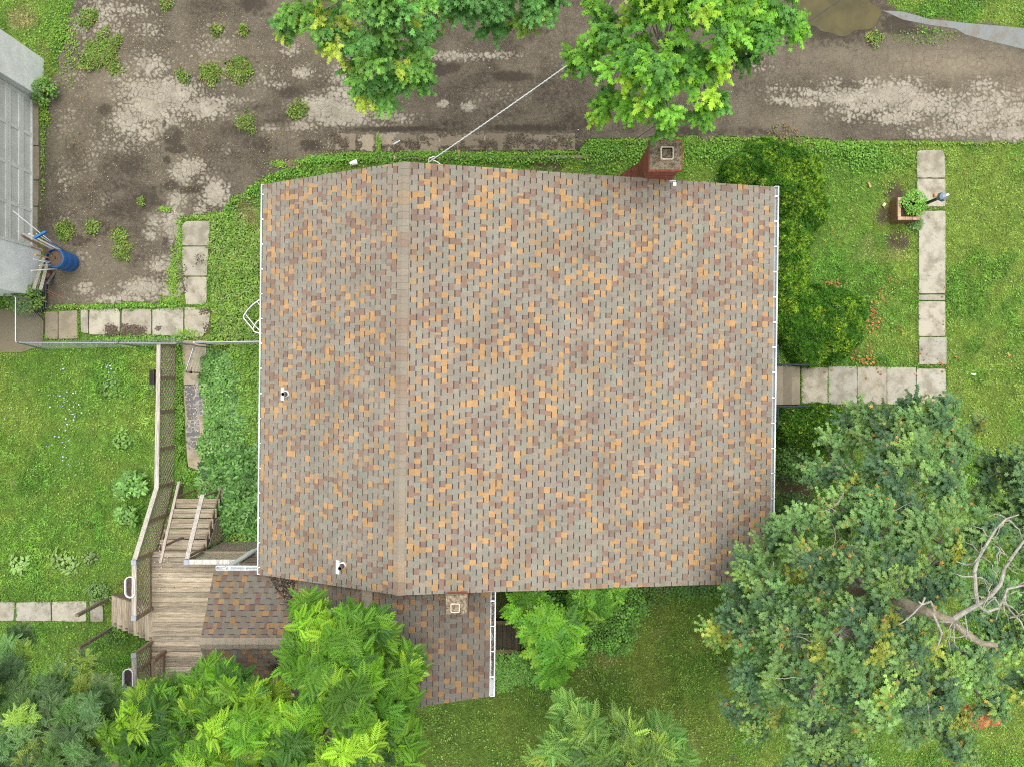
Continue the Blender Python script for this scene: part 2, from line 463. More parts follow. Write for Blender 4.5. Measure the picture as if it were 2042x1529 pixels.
BLADE = (np.array([(0, -.05, 0), (0, .05, 0), (.55, .035, .0), (.55, -.035, .0), (1, 0, -.18)]), np.array([(0, 1, 2), (0, 2, 3), (3, 2, 4)]))

def pal(cols, n, var=0.14, w=None):
    cols = np.array(cols); i = rng.choice(len(cols), n, p=w)
    c = cols[i] * (1 + rng.normal(0, var, (n, 1))) * (1 + rng.normal(0, 0.04, (n, 3)))
    return np.clip(c, 0.004, 0.9)

def rosettes(P, U, tmpl, k, size, cols, droop=(5, 45), off=0.03, svar=0.25):
    """k leaves around each tip P with axis U"""
    n = len(P); U = unit(U)
    A = unit(np.cross(U, rng.normal(size=(n, 3)))); B = np.cross(U, A)
    th = (np.arange(k)[None] * 2.399 + rng.random((n, 1)) * 6.28 + rng.normal(0, .25, (n, k)))
    R = A[:, None] * np.cos(th)[..., None] + B[:, None] * np.sin(th)[..., None]
    el = np.radians(-rng.uniform(droop[0], droop[1], (n, k)))[..., None]
    D = R * np.cos(el) + U[:, None] * np.sin(el)
    Nn = U[:, None] * np.cos(el) - R * np.sin(el)
    Nn = Nn + rng.normal(0, .22, Nn.shape)
    Pp = P[:, None] + D * off
    S = size * (1 + rng.uniform(-svar, svar, (n, k)))
    C = np.repeat(cols[:, None], k, 1) * (1 + rng.normal(0, .10, (n, k, 1)))
    return scatter(tmpl[0], tmpl[1], Pp.reshape(-1, 3), D.reshape(-1, 3), Nn.reshape(-1, 3), S.reshape(-1), np.clip(C.reshape(-1, 3), .003, .9))

# ================================================================== GROUND
lawn_col = dict(lush=np.array((0.080, 0.198, 0.026)), mid=np.array((0.124, 0.245, 0.036)), yel=np.array((0.188, 0.278, 0.048)),
                dry=np.array((0.27, 0.22, 0.11)), soil=np.array((0.105, 0.080, 0.055)), olive=np.array((0.085, 0.11, 0.02)))
SOIL = [(1785, 385, 26, 24, 1), (1766, 428, 26, 26, 1), (1797, 478, 34, 22, .9), (1740, 400, 20, 15, .6), (1362, 1458, 18, 8, .9), (1358, 1478, 14, 22, .8), (1460, 1512, 18, 9, 1), (1370, 1505, 25, 14, .6),
        (462, 420, 22, 40, .7), (240, 1165, 14, 12, .7), (290, 830, 12, 14, .6), (1740, 300, 30, 8, .5), (1720, 520, 14, 40, .35), (45, 640, 60, 50, .95), (85, 600, 40, 40, .8),
        (1105, 330, 60, 14, .8), (1010, 1260, 40, 70, 1), (205, 1020, 20, 10, .4), (355, 990, 30, 20, .6), (910, 1500, 60, 20, .4), (820, 1430, 60, 30, .3), (1585, 950, 60, 90, .9), (90, 100, 40, 20, .5), (120, 80, 30, 40, .5)]
DRYS = [(50, 40, 40, 25, .8), (490, 430, 25, 45, .8), (1320, 1230, 60, 60, .5), (1250, 1310, 70, 30, .5), (1640, 540, 30, 70, .5), (1390, 1260, 60, 40, .45), (1440, 1340, 50, 40, .5), (1700, 500, 60, 60, .4),
        (1130, 380, 40, 20, .4), (85, 200, 30, 60, .5), (1560, 290, 70, 16, .8), (1380, 1480, 30, 30, .5), (1900, 1100, 90, 60, .2), (2000, 100, 60, 60, .3), (30, 960, 20, 15, .3), (1790, 510, 40, 20, .6)]
def lawn_fields(x, y):
    soil = blobs(x, y, SOIL) + (fbm(x, y, 2.2, 3) - .5) * 0.9
    soil = ssm(.42, .75, soil)
    dry = ssm(.30, .85, blobs(x, y, DRYS) + (fbm(x, y, 1.2, 5) - .5) * 1.1)
    big = fbm(x, y, 0.35, 9); med = fbm(x, y, 1.3, 12)
    yel = ssm(.42, .68, med * .6 + big * .4 + 0.16 * ssm(9, 14, x))
    lush = ssm(.50, .70, fbm(x, y, .9, 21))
    return soil, dry, yel, lush
def lawn_color(x, y):
    soil, dry, yel, lush = lawn_fields(x, y)
    L = lawn_col
    c = L['mid'][None] * (1 - yel[:, None]) + L['yel'][None] * yel[:, None]
    c = c * (1 - .7 * lush[:, None]) + L['lush'][None] * .7 * lush[:, None]
    mo = (ssm(-5.2, -6.5, y) * ssm(9, 4, x) * ssm(-9, -5, x))[:, None] * .45  # duller olive tone blended into the turf below the house
    c = c * (1 - mo) + L['olive'][None] * mo
    c = c * (1 - .75 * dry[:, None]) + L['dry'][None] * .75 * dry[:, None]
    c2 = c * (1 - soil[:, None]) + L['soil'][None] * soil[:, None]
    return c, c2, soil, dry, lush
xs = np.concatenate([np.linspace(-90, -19, 12), np.arange(-18.5, 18.6, 0.16), np.linspace(19, 90, 12)])
ys = np.concatenate([np.linspace(-90, -15, 12), np.arange(-14.5, 14.6, 0.16), np.linspace(15, 90, 12)])
def grid(xs, ys, zf):
    X, Y = np.meshgrid(xs, ys); nx, ny = len(xs), len(ys)
    V = np.stack([X.ravel(), Y.ravel(), zf(X.ravel(), Y.ravel())], 1)
    i = (np.arange(ny - 1)[:, None] * nx + np.arange(nx - 1)[None]).ravel()
    return V, np.stack([i, i + 1, i + 1 + nx, i + nx], 1)
V, Fc = grid(xs, ys, lambda x, y: (fbm(x, y, .5, 2) - 1.0) * 0.03 - .004)
_, c2, *_ = lawn_color(V[:, 0], V[:, 1])
o = nmesh("ground", V, Fc, c2 * 0.9, M['lawn'], smooth=True); setp(o, "green lawn and bare soil around the house", kind="structure")

# driveway -------------------------------------------------------
DRIVE = pp([(150, -260), (2600, -260), (2600, 290), (2042, 288), (1900, 288), (1700, 284), (1500, 276), (1380, 278), (1180, 282), (1160, 308), (1000, 306), (700, 304), (640, 312), (600, 322),
            (560, 345), (500, 372), (455, 400), (437, 428), (366, 430), (362, 608), (230, 612), (95, 622), (84, 560), (78, 380), (82, 250), (92, 200), (110, 130), (140, 50)])
GRASS_TR = pp([(1745, -260), (2600, -260), (2600, 120), (2042, 55), (1920, 42), (1850, 36), (1800, 20), (1770, 2)])
GRASS_TR2 = pp([(1762, 68), (1830, 56), (1880, 60), (1915, 72), (1900, 84), (1840, 92), (1790, 86)])
WALK_TR = pp([(1760, 22), (1800, 24), (1850, 38), (1920, 46), (2042, 57), (2200, 80), (2200, 140), (2042, 99), (1970, 82), (1925, 70), (1905, 58), (1850, 50), (1800, 40)])
xs = np.arange(-14.9, 22, 0.055); ys = np.arange(2.3, 14.5, 0.055)
V, Fc = grid(xs, ys, lambda x, y: 0 * x + 0.006)
wx = V[:, 0] + (vnoise(V[:, 0], V[:, 1], 2.5, 31) - .5) * .30; wy = V[:, 1] + (vnoise(V[:, 0], V[:, 1], 2.5, 33) - .5) * .22
ins = inpoly(wx, wy, DRIVE) & ~inpoly(wx, wy, GRASS_TR)
Fc = Fc[ins[Fc].all(1)]
PALE = [(180, 90, 40, 50, .42), (420, 90, 60, 50, .42), (250, 290, 60, 40, .42), (520, 160, 60, 30, .42), (460, 150, 40, 30, .45), (130, 250, 30, 50, .42), (200, 280, 40, 40, .42), (300, 60, 40, 30, .5), (260, 20, 50, 20, .6), (1500, 130, 60, 30, .38), (1560, 180, 60, 20, .45), (750, 250, 60, 10, .5), (1000, 190, 90, 30, .36), (1120, 150, 40, 60, .34), (450, 300, 40, 20, .4), (400, 420, 20, 20, .7), (210, 400, 40, 20, .4), (130, 440, 30, 30, .38), (1700, 232, 60, 12, .6), (1620, 185, 36, 10, .8), (1830, 205, 90, 30, .85), (1960, 215, 80, 40, .72), (2020, 225, 50, 30, .8), (1900, 262, 90, 14, .7), (1740, 165, 50, 12, .6), (1810, 160, 50, 10, .55), (560, 170, 24, 14, .6), (660, 240, 50, 14, .8), (540, 255, 30, 10, .6), (150, 150, 30, 30, .4), (240, 150, 30, 24, .6), (280, 180, 60, 30, .8), (370, 180, 40, 24, .75), (290, 270, 50, 24, .65), (385, 395, 30, 20, .6), (300, 130, 45, 30, .7), (330, 190, 70, 45, .95), (255, 240, 45, 40, .8), (410, 215, 60, 28, .85), (300, 215, 60, 40, .9), (470, 205, 40, 16, .6), (330, 250, 40, 30, .8), (200, 30, 55, 40, .65), (170, 45, 40, 30, .6), (230, 60, 30, 25, .5),
        (380, 335, 35, 22, .95), (360, 350, 26, 26, .8), (430, 385, 28, 34, .95), (352, 398, 26, 22, .8), (345, 450, 26, 45, .85), (310, 440, 24, 22, .7), (300, 470, 18, 14, .8), (287, 575, 55, 22, .9), (345, 585, 28, 24, .95), (170, 575, 24, 14, .8),
        (250, 595, 80, 12, .8), (330, 530, 45, 24, .75), (160, 510, 22, 20, .5), (640, 215, 60, 30, .95), (690, 225, 80, 32, .95), (600, 250, 40, 16, .7), (700, 190, 60, 30, .85), (780, 235, 60, 16, .65), (605, 145, 26, 16, .8), (580, 100, 24, 20, .6),
        (885, 208, 13, 9, 1.1), (935, 214, 15, 11, 1.1), (900, 112, 70, 12, .75), (980, 112, 60, 10, .65), (700, 150, 60, 40, .7), (1660, 165, 40, 14, .5), (1700, 195, 90, 20, .95), (1560, 200, 40, 9, .75), (1600, 205, 40, 10, .8), (1780, 190, 80, 28, 1.05), (1790, 235, 60, 18, .85), (1730, 215, 80, 14, .8),
        (1660, 178, 26, 12, .65), (1880, 210, 80, 35, .66), (1940, 240, 80, 30, .72), (2010, 265, 50, 18, .95), (1990, 195, 60, 30, .62), (1960, 170, 40, 20, .6), (1850, 270, 60, 10, .6), (1900, 240, 50, 25, .6),
        (2150, 230, 120, 60, .8), (130, 350, 24, 50, .45), (180, 320, 30, 40, .42), (420, 350, 40, 30, .5),
        (735, 284, 14, 15, 1.1), (696, 288, 9, 16, 1.05), (772, 275, 30, 8, 1.0), (790, 270, 28, 6, .9), (870, 284, 30, 16, .85), (950, 276, 60, 12, .72), (1030, 280, 40, 14, .7), (1120, 278, 40, 10, .7), (905, 290, 22, 12, .7), (665, 282, 14, 8, .7)]
WET = [(1668, 30, 120, 74, .85), (1790, 45, 50, 22, .8), (150, 300, 50, 60, .52), (250, 330, 70, 40, .6), (290, 400, 60, 40, .66), (200, 455, 50, 40, .6), (420, 300, 50, 30, .55), (560, 240, 50, 24, .6), (470, 260, 60, 26, .6), (640, 130, 40, 30, .5), (1000, 220, 90, 40, .5), (1100, 180, 70, 60, .55), (1160, 240, 60, 40, .6), (880, 250, 60, 16, .55), (1040, 60, 90, 40, .5), (960, 160, 60, 30, .5), (1480, 170, 60, 60, .42), (420, 20, 60, 30, .5), (500, 120, 50, 30, .4), (270, 520, 50, 30, .5), (345, 272, 20, 22, 1.2), (352, 298, 22, 10, 1.2), (333, 320, 8, 9, 1.1), (328, 247, 5, 9, 1.1), (1020, 153, 48, 13, 1.0), (870, 140, 30, 20, .9), (900, 135, 30, 12, .8), (580, 185, 36, 16, .8), (500, 215, 60, 18, .55), (520, 290, 60, 24, .6), (210, 220, 20, 18, .7),
       (340, 370, 22, 14, .9), (380, 380, 30, 9, .85), (385, 400, 18, 18, .6), (230, 370, 60, 30, .55), (240, 420, 60, 30, .55), (180, 400, 40, 30, .5), (160, 480, 30, 20, .7), (620, 290, 30, 14, .9), (800, 258, 150, 7, .85), (1060, 256, 120, 9, .9), (830, 292, 30, 12, .8), (1000, 300, 100, 9, .8), (1100, 298, 60, 10, .8),
       (1370, 262, 90, 14, .7), (1500, 262, 70, 12, .55), (1800, 280, 120, 6, .5), (700, 285, 8, 16, .6), (715, 283, 7, 16, .8), (505, 5, 40, 30, .8), (530, 30, 30, 10, .5), (1130, 300, 60, 20, .7), (1250, 255, 50, 14, .6), (1800, 60, 60, 12, .9), (330, 480, 10, 18, .7), (440, 345, 60, 24, .5)]
TAN = [(1900, 130, 160, 34, .9), (1700, 110, 120, 30, .5), (430, 110, 60, 40, .5), (200, 170, 90, 60, .5), (600, 60, 60, 60, .35), (1550, 240, 60, 24, .35), (2100, 200, 200, 80, .8), (140, 270, 40, 60, .5), (190, 560, 90, 60, .45)]
o = nmesh("driveway", V, Fc, None, M['drive'], extra=dict(pale=blobs(V[:, 0], V[:, 1], PALE), wet=blobs(V[:, 0], V[:, 1], WET), tan=np.clip(blobs(V[:, 0], V[:, 1], TAN), 0, 1)))
setp(o, "cracked patched asphalt driveway between garage and house", kind="structure")

# puddle
pud = []
for i in range(72):
    a = 2 * PI * i / 72; r = 1 + .13 * math.sin(2 * a + 1) + .07 * math.sin(5 * a) + .05 * math.sin(9 * a + 2)
    pud.append((1668 + 76 * r * math.cos(a), 22 + 52 * r * math.sin(a)))
mb = MB(); mb.poly([(gx(a), gy(b), 0.012) for a, b in reversed(pud)], (0.1, 0.1, 0.05), M['water'])
o = mb.build("puddle", origin=W(1668, 22)); setp(o, "muddy brown puddle at the edge of the driveway", kind="structure")

# walks -----------------------------------------------------------
CC = (0.355, 0.330, 0.262)
def slab(mb, q, z=0.045, col=None, chip=0.008):
    """concrete slab from pixel corners, edges ragged by wear"""
    j_ = random.uniform(.86, 1.08); w_ = random.uniform(-.03, .03); col = tuple(c * j_ for c in (col or CC)); col = (col[0] * (1 + w_), col[1], col[2] * (1 - w_))
    P = [Vector((gx(a), gy(b))) for a, b in q]
    area = sum(P[i].x * P[(i + 1) % len(P)].y - P[(i + 1) % len(P)].x * P[i].y for i in range(len(P)))
    if area < 0: P.reverse()
    ring = []
    for i, p in enumerate(P):
        n = P[(i + 1) % len(P)]; k = max(2, int((n - p).length / .12))
        for j in range(k):
            t = j / k; w = p.lerp(n, t); d = (n - p).normalized(); nn = Vector((-d.y, d.x))
            off = random.uniform(0, chip) * (2.2 if random.random() < .12 else 1)
            if j == 0: w = w + ((P[i] - P[i - 1]).normalized() * -.5 + d * .5) * .02
            ring.append(w + nn * off)
    g = sum(ring, Vector((0, 0))) / len(ring)
    top = [((w - g) * .998 + g) for w in ring]
    mb.hull([(w.x, w.y, -.05) for w in ring], [(w.x, w.y, z) for w in top], col, M['concrete'])
def qd(x0, y0, x1, y1): return [(x0, y0), (x1, y0), (x1, y1), (x0, y1)]
def walk(name, quads, label, cols=None, z=0.045):
    mb = MB()
    for i, q in enumerate(quads): slab(mb, q, z + random.uniform(-.006, .006), cols[i] if cols else None)
    c = quads[0][0]
    o = mb.build(name, origin=W(c[0], c[1])); return setp(o, label, kind="structure")
old = (0.25, 0.215, 0.15)
walk("side_path", [[(364, 450), (372, 442), (420, 441), (418, 491), (364, 491)], [(364, 492.5), (417, 492.5), (414, 551), (366, 551)], [(366, 552.5), (414, 552.5), (413, 606), (406, 609), (372, 608)]],
     "pale concrete slabs running down beside the driveway")
walk("cross_path", [[(92, 622), (117, 621), (117.5, 677), (92, 676)], [(118.5, 621), (156, 619), (157, 676), (118.5, 677)], [(162, 618), (177, 617), (178, 666), (163, 664)], [(179, 617), (236, 615), (241, 624), (240, 668), (179, 668)],
     [(244, 616), (303, 616), (303, 668), (244, 668)], [(305, 617), (367, 613), (367, 672), (305, 668)], [(369, 613), (412, 614), (421, 625), (417, 652), (405, 672), (369, 673)]],
     "row of cracked concrete slabs crossing above the chain link fence", cols=[old, old, CC, CC, CC, CC, CC])
walk("back_path", [[(365, 679), (412, 679), (414, 764), (367, 768)], [(367, 770), (413, 766), (412, 880), (372, 880)], [(372, 882), (411, 882), (413, 925), (405, 940), (376, 930)]],
     "narrow concrete path between lattice fence and flower bed", cols=[(0.34, .29, .21)] * 3)
walk("yard_path", [[(-300, 1199), (32, 1199), (30, 1236), (-300, 1236)], [(34, 1199), (103, 1198), (104, 1237), (33, 1236)], [(105, 1198), (174, 1197), (174, 1238), (105, 1237)], [(180, 1198), (206, 1197), (208, 1238), (182, 1238)]],
     "concrete path leading to the left deck stairs")
walk("front_walk", [qd(1597, 733, 1650, 804), qd(1650.4, 731, 1708, 806), qd(1708.5, 731, 1767, 806), qd(1767.5, 732, 1825.5, 806), [(1826, 735), (1884, 735), (1887, 802), (1826.5, 806)]],
     "stained concrete walk running out from the front steps")
walk("sidewalk", [[(1827, 303), (1833, 301), (1876, 300), (1882, 308), (1884, 356), (1827, 356)], qd(1827, 357.5, 1884, 413), qd(1831, 421, 1884, 586), qd(1830, 588, 1883, 599.5), qd(1830, 601, 1884, 671), qd(1831, 672.5, 1886, 727)],
     "long concrete sidewalk crossing the front lawn")
mb = MB(); P = [(x, y) for x, y in WALK_TR]
mb.hull([(x, y, -.04) for x, y in reversed(P)], [(x, y, .012) for x, y in reversed(P)], (.19, .205, .20), M['concrete'])
o = mb.build("kerb_path", origin=W(1900, 60)); setp(o, "wet grey concrete path at the top right corner", kind="structure")
mb = MB(); slab(mb, [(-60, 622), (60, 612), (88, 640), (86, 690), (40, 704), (-60, 702)], .02, (.19, .16, .10))
o = mb.build("garage_apron", origin=W(30, 660)); setp(o, "mossy old concrete apron beside the garage", kind="structure")
mb = MB()
for (a, b, c, d) in [(68, 200, 79, 292), (67, 293, 80, 360), (67, 361, 79, 412), (66, 413, 77, 500)]: slab(mb, qd(a, b, c, d), .05, (.26, .22, .16))
o = mb.build("door_sill_kerb", origin=W(72, 350)); setp(o, "worn concrete strip along the garage door", kind="structure")
mb = MB(); x = 668
for w, k in ((44, .9), (36, 1.15), (40, 1.1), (46, .8), (44, .95), (46, .8), (44, .75), (46, .7), (50, .7), (44, .75), (42, .7)):
    slab(mb, qd(x, 267 + random.uniform(-2, 2), x + w - 2, 302 + random.uniform(-3, 3)), .011, (.25 * k, .205 * k, .145 * k), chip=.03); x += w
o = mb.build("kerb_slabs", origin=W(900, 284)); setp(o, "row of muddy sunken concrete slabs along the driveway edge", kind="structure")
# stone edging along the driveway
mb = MB(); x = 672
while x < 1150:
    w = random.uniform(18, 42); slab(mb, qd(x, 313 - (x - 672) * .004, x + w, 320 - (x - 672) * .004), .06, (.22 * random.uniform(.7, 1.1), .18, .12)); x += w + random.uniform(1, 8)
o = mb.build("stone_kerb", origin=W(900, 316)); setp(o, "line of old edging stones in the grass below the driveway", kind="structure")

# ================================================================== HOUSE
SH = dict(t=(0.226, 0.196, 0.156), t2=(0.208, 0.181, 0.145), g=(0.205, 0.203, 0.165), o=(0.385, 0.225, 0.095), o2=(0.295, 0.205, 0.118), b=(0.205, 0.128, 0.092), b2=(0.185, 0.125, 0.098))
SK = list(SH); SWT = [27, 18, 20, 12, 9, 8, 6]
ROOF_SHADE = 1.0
AVG = (0.245, 0.205, 0.150)
def tabcol():
    k = random.choices(SK, SWT)[0]; c = SH[k]; j = random.uniform(.92, 1.08) * ROOF_SHADE * .99; return tuple((v * .84 + a * .16) * j for v, a in zip(c, AVG))
PAT = (.14, .12, .115, .145, .155, .11, .125, .13)
DARK = (0.062, 0.052, 0.050)
def clip(poly, cp):
    """Sutherland-Hodgman: poly clipped by convex ccw cp"""
    out = poly
    for i in range(len(cp)):
        ax, ay = cp[i]; bx, by = cp[(i + 1) % len(cp)]
        inp = out; out = []
        if not inp: return []
        def side(p): return (bx - ax) * (p[1] - ay) - (by - ay) * (p[0] - ax)
        for j in range(len(inp)):
            p, q = inp[j], inp[(j + 1) % len(inp)]; sp, sq = side(p), side(q)
            if sp >= 0: out.append(p)
            if (sp >= 0) != (sq >= 0):
                t = sp / (sp - sq); out.append((p[0] + (q[0] - p[0]) * t, p[1] + (q[1] - p[1]) * t))
    return out
def shingle_slope(name, corners, ridge_dir, parent, thick=0.14, exp=0.143, tw=1.0):
    """corners: convex polygon (Vectors) of the slope's top surface; ridge_dir along the courses"""
    C = [Vector(c) for c in corners]
    n = (C[1] - C[0]).cross(C[2] - C[0]).normalized()
    if n.z < 0: C.reverse(); n = -n
    e = Vector(ridge_dir).normalized(); e = (e - n * e.dot(n)).normalized()
    d = n.cross(e).normalized()
    if d.z > 0: d = -d
    e = d.cross(n).normalized()      # (d, e... ) right handed: d x n
    O = C[0]
    P2 = [((c - O).dot(d), (c - O).dot(e)) for c in C]
    ar = sum(P2[i][0] * P2[(i + 1) % len(P2)][1] - P2[(i + 1) % len(P2)][0] * P2[i][1] for i in range(len(P2)))
    cp = P2 if ar > 0 else P2[::-1]
    mb = MB(); mat = M['shingle']
    top = [O + d * a + e * b for a, b in cp]
    if (top[1] - top[0]).cross(top[2] - top[0]).dot(n) < 0: top.reverse()
    mb.hull([p - n * (thick - .004) for p in top], [p - n * .006 for p in top], (0.13, 0.10, 0.08), M['shingle'], colside=(.17, .11, .08))
    t0 = min(a for a, b in cp); t1 = max(a for a, b in cp); s0 = min(b for a, b in cp); s1 = max(b for a, b in cp)
    tt = t1; rows = []
    while tt > t0 - .01: rows.append((tt - exp, tt)); tt -= exp
    for ri, (ta, tb) in enumerate(rows):
        s = s0 - (ri * .157 + (ri // 6) * .07) % 1.04; hi = False; pi_ = -1
        while s < s1:
            pi_ += 1; w = PAT[pi_ % 8] * random.uniform(.95, 1.05)
            h = 0.013 if hi else 0.0055
            pieces = [(ta, tb, tabcol())]
            if not hi: pieces = [(ta, ta + .028, DARK), (ta + .028, tb, pieces[0][2])]
            elif random.random() < .12:
                m_ = s + w * random.uniform(.35, .65)
                for (sa, sb) in ((s, m_), (m_, s + w)):
                    q = clip([(ta, sa), (tb, sa), (tb, sb), (ta, sb)], cp)
                    if len(q) > 2: _tab(mb, q, O, d, e, n, ta, tb, h, tabcol(), mat)
                pieces = []
            for (pa, pb, col) in pieces:
                q = clip([(pa, s), (pb, s), (pb, s + w), (pa, s + w)], cp)
                if len(q) > 2: _tab(mb, q, O, d, e, n, ta, tb, h, col, mat)
            s += w; hi = not hi
    o = mb.build(name, parent=parent); return o, n, d
def _tab(mb, q, O, d, e, n, ta, tb, h, col, mat):
    h0 = 0.002
    top = [O + d * a + e * b + n * (h0 + (h - h0) * (a - ta) / (tb - ta) + h * .0) for a, b in q]
    bot = [O + d * a + e * b - n * .004 for a, b in q]
    if (top[1] - top[0]).cross(top[2] - top[0]).dot(n) < 0: top.reverse(); bot.reverse()
    i = len(mb.v); k = len(q); mi = mb.mi(mat)
    mb.v += [tuple(p) for p in bot] + [tuple(p) for p in top]
    mb.f.append([i + k + j for j in range(k)]); mb.c.append(col); mb.m.append(mi)
    sc_ = tuple(v * .55 for v in col)
    for j in range(k):
        a, b = j, (j + 1) % k
        mb.f.append([i + a, i + b, i + k + b, i + k + a]); mb.c.append(sc_); mb.m.append(mi)
def ridge_cap(name, A, B, dl, dr, parent, half=0.14, exp=0.16):
    """overlapping cap shingles along ridge A->B; dl/dr downslope unit vectors"""
    A, B = Vector(A), Vector(B); L = (B - A).length; u = (B - A) / L; mb = MB(); s = 0
    up = Vector((0, 0, 1))
    col = tabcol(); run = 0
    while s < L:
        if run <= 0: col = random.choice((SH['t'], SH['t2'], SH['g'], SH['b'], SH['t'], SH['t'], SH['t2'], SH['o2'])); col = tuple(.45 * a + .55 * b for a, b in zip(col, AVG)); run = random.choice((1, 2, 2, 3))
        run -= 1; j = random.uniform(.97, 1.04); c = tuple(v * j for v in col)
        e = min(s + exp, L)
        def ring(t, h): 
            p = A + u * t
            return [p + Vector(dl) * half + up * h, p + Vector(dl) * half * .35 + up * (h + .004), p + up * (h + .008), p + Vector(dr) * half * .35 + up * (h + .004), p + Vector(dr) * half + up * h]
        r0, r1 = ring(s, .016), ring(e, .024)
        for k in range(4): mb.poly([r0[k], r0[k + 1], r1[k + 1], r1[k]], c, M['shingle'])
        mb.poly([r1[0], r1[1], r1[2], r1[3], r1[4], *[p - up * .02 for p in reversed(r1)]], tuple(v * .8 for v in c), M['shingle'])
        for k in (0, 4): mb.poly([r0[k], r1[k], r1[k] - up * .03, r0[k] - up * .03], tuple(v * .6 for v in c), M['shingle'])
        s += exp
    return mb.build(name, parent=parent)
ZR, ZL, ZE = 6.0, 4.25, 4.48
RA, RB = W(805, 323, ZR), W(794, 1186, ZR)
LA, LB = W(526, 368, ZL), W(518, 1145, ZL)
EA, EB = W(1545, 373, ZE), W(1534, 1161, ZE)
house = thing("house", "single house under brown and tan patterned shingle roof with two brick chimneys", "house", (0, 0, 0))
rdir = RB - RA
_, nL, dL = shingle_slope("roof_slope", [RA, LA, LB, RB], rdir, house)
_, nR, dR = shingle_slope("roof_slope", [RA, RB, EB, EA], rdir, house)
ridge_cap("ridge_cap", RA, RB, dL, dR, house)
def onplane(px, py, P0, n):
    """point where the ray of a photo pixel meets a plane"""
    c = Vector((0, 0, CH)); d = (W(px, py, 0) - c); t = (P0 - c).dot(n) / d.dot(n); return c + d * t
# wall prism of main body
WH = (0.62, 0.61, 0.57)
def wall_prism(mb, prof, yA, yB, col, mat, skew):
    """profile list (x,z) ccw seen from -y, extruded between yA (low) and yB"""
    a = [(x + skew * yA, yA - skew * x, z) for x, z in prof]; b = [(x + skew * yB, yB - skew * x, z) for x, z in prof]
    mb.hull(a, b, col, mat)
SKW = 0.0127
mb = MB(); wall_prism(mb, [(-5.95, .0), (6.1, .0), (6.1, 4.35), (-2.5, 5.78), (-5.95, 4.15)], 4.55, -4.40, WH, M['siding'], SKW)
wall_o = mb.build("wall", parent=house)
mb = MB(); wall_prism(mb, [(-5.99, .0), (6.14, .0), (6.14, .5), (-5.99, .5)], 4.59, -4.44, (.25, .22, .19), M['stone'], SKW)
mb.build("foundation", parent=house)
# windows on the long walls (seen only from the side)
for (x, yy, sgn) in ((6.105, 2.6, 1), (6.105, -2.6, 1), (-5.955, 2.2, -1), (-5.955, -1.4, -1)):
    yo = yy - SKW * x; xo = x + SKW * yy
    mb = MB(); mb.box((xo, yo, 2.4), (.06, 1.1, 1.4), (.75, .75, .73), M['paint']); wf = mb.build("window", parent=house)
    mb = MB(); mb.box((xo + sgn * .02, yo, 2.4), (.05, .94, 1.24), (.03, .04, .05), M['plastic']); mb.build("pane", parent=wf)
# front door and porch floor under the eave
mb = MB(); mb.box((6.13, 0.0, 1.72), (.06, .95, 2.05), (.35, .08, .06), M['paint']); dr_ = mb.build("door", parent=house)
mb = MB(); mb.box((6.19, -.36, 1.7), (.05, .05, .12), (.5, .45, .3), M['metal']); mb.build("handle", parent=dr_)
# fascia + gutters
def gutter(name, A, B, out, parent, w=.11, h=.09, col=(.66, .68, .68), inner=(.36, .40, .40), hang=.62):
    A, B, out = Vector(A), Vector(B), Vector(out).normalized(); up = Vector((0, 0, 1)); g = MB()
    zt = up * -.015; u = (B - A).normalized()
    def strip(o0, z0, o1, z1, c):
        p = [A + out * o0 + up * z0, B + out * o0 + up * z0, B + out * o1 + up * z1, A + out * o1 + up * z1]; g.poly(p, c, M['paint'])
        g.poly([q - out * .004 - up * .004 for q in reversed(p)], c, M['paint'])
    g.beam(A + out * .01 - up * .1, B + out * .01 - up * .1, .02, .15, col, M['paint'])
    strip(.02, -h - .015, w - .01, -h - .015, inner)
    g.beam(A + out * w - up * (h * .5 + .012), B + out * w - up * (h * .5 + .012), .012, h, col, M['paint'])
    g.beam(A + out * (w - .002) - up * .012, B + out * (w - .002) - up * .012, .028, .012, (.72, .74, .74), M['paint'])
    for E in (A, B): g.beam(E + out * .02 - up * (h * .5 + .015), E + out * w - up * (h * .5 + .015), .012, h, col, M['paint'])
    go = g.build(name, parent=parent)
    L = (B - A).length; s = .25
    while s < L:
        hm = MB(); P = A + u * s - up * .012; hm.beam(P + out * .0, P + out * (w + .004), .022, .012, (.8, .82, .82), M['metal']); hm.build("hanger", parent=go); s += hang
    return go
gutter("gutter", EA + Vector((-.01, .02, 0)), EB + Vector((-.01, 0, 0)), (1, -SKW, 0), house)
gutter("gutter", LA + Vector((.035, 0, 0)), LB + Vector((.035, 0, 0)), (-1, SKW, 0), house, w=.095)
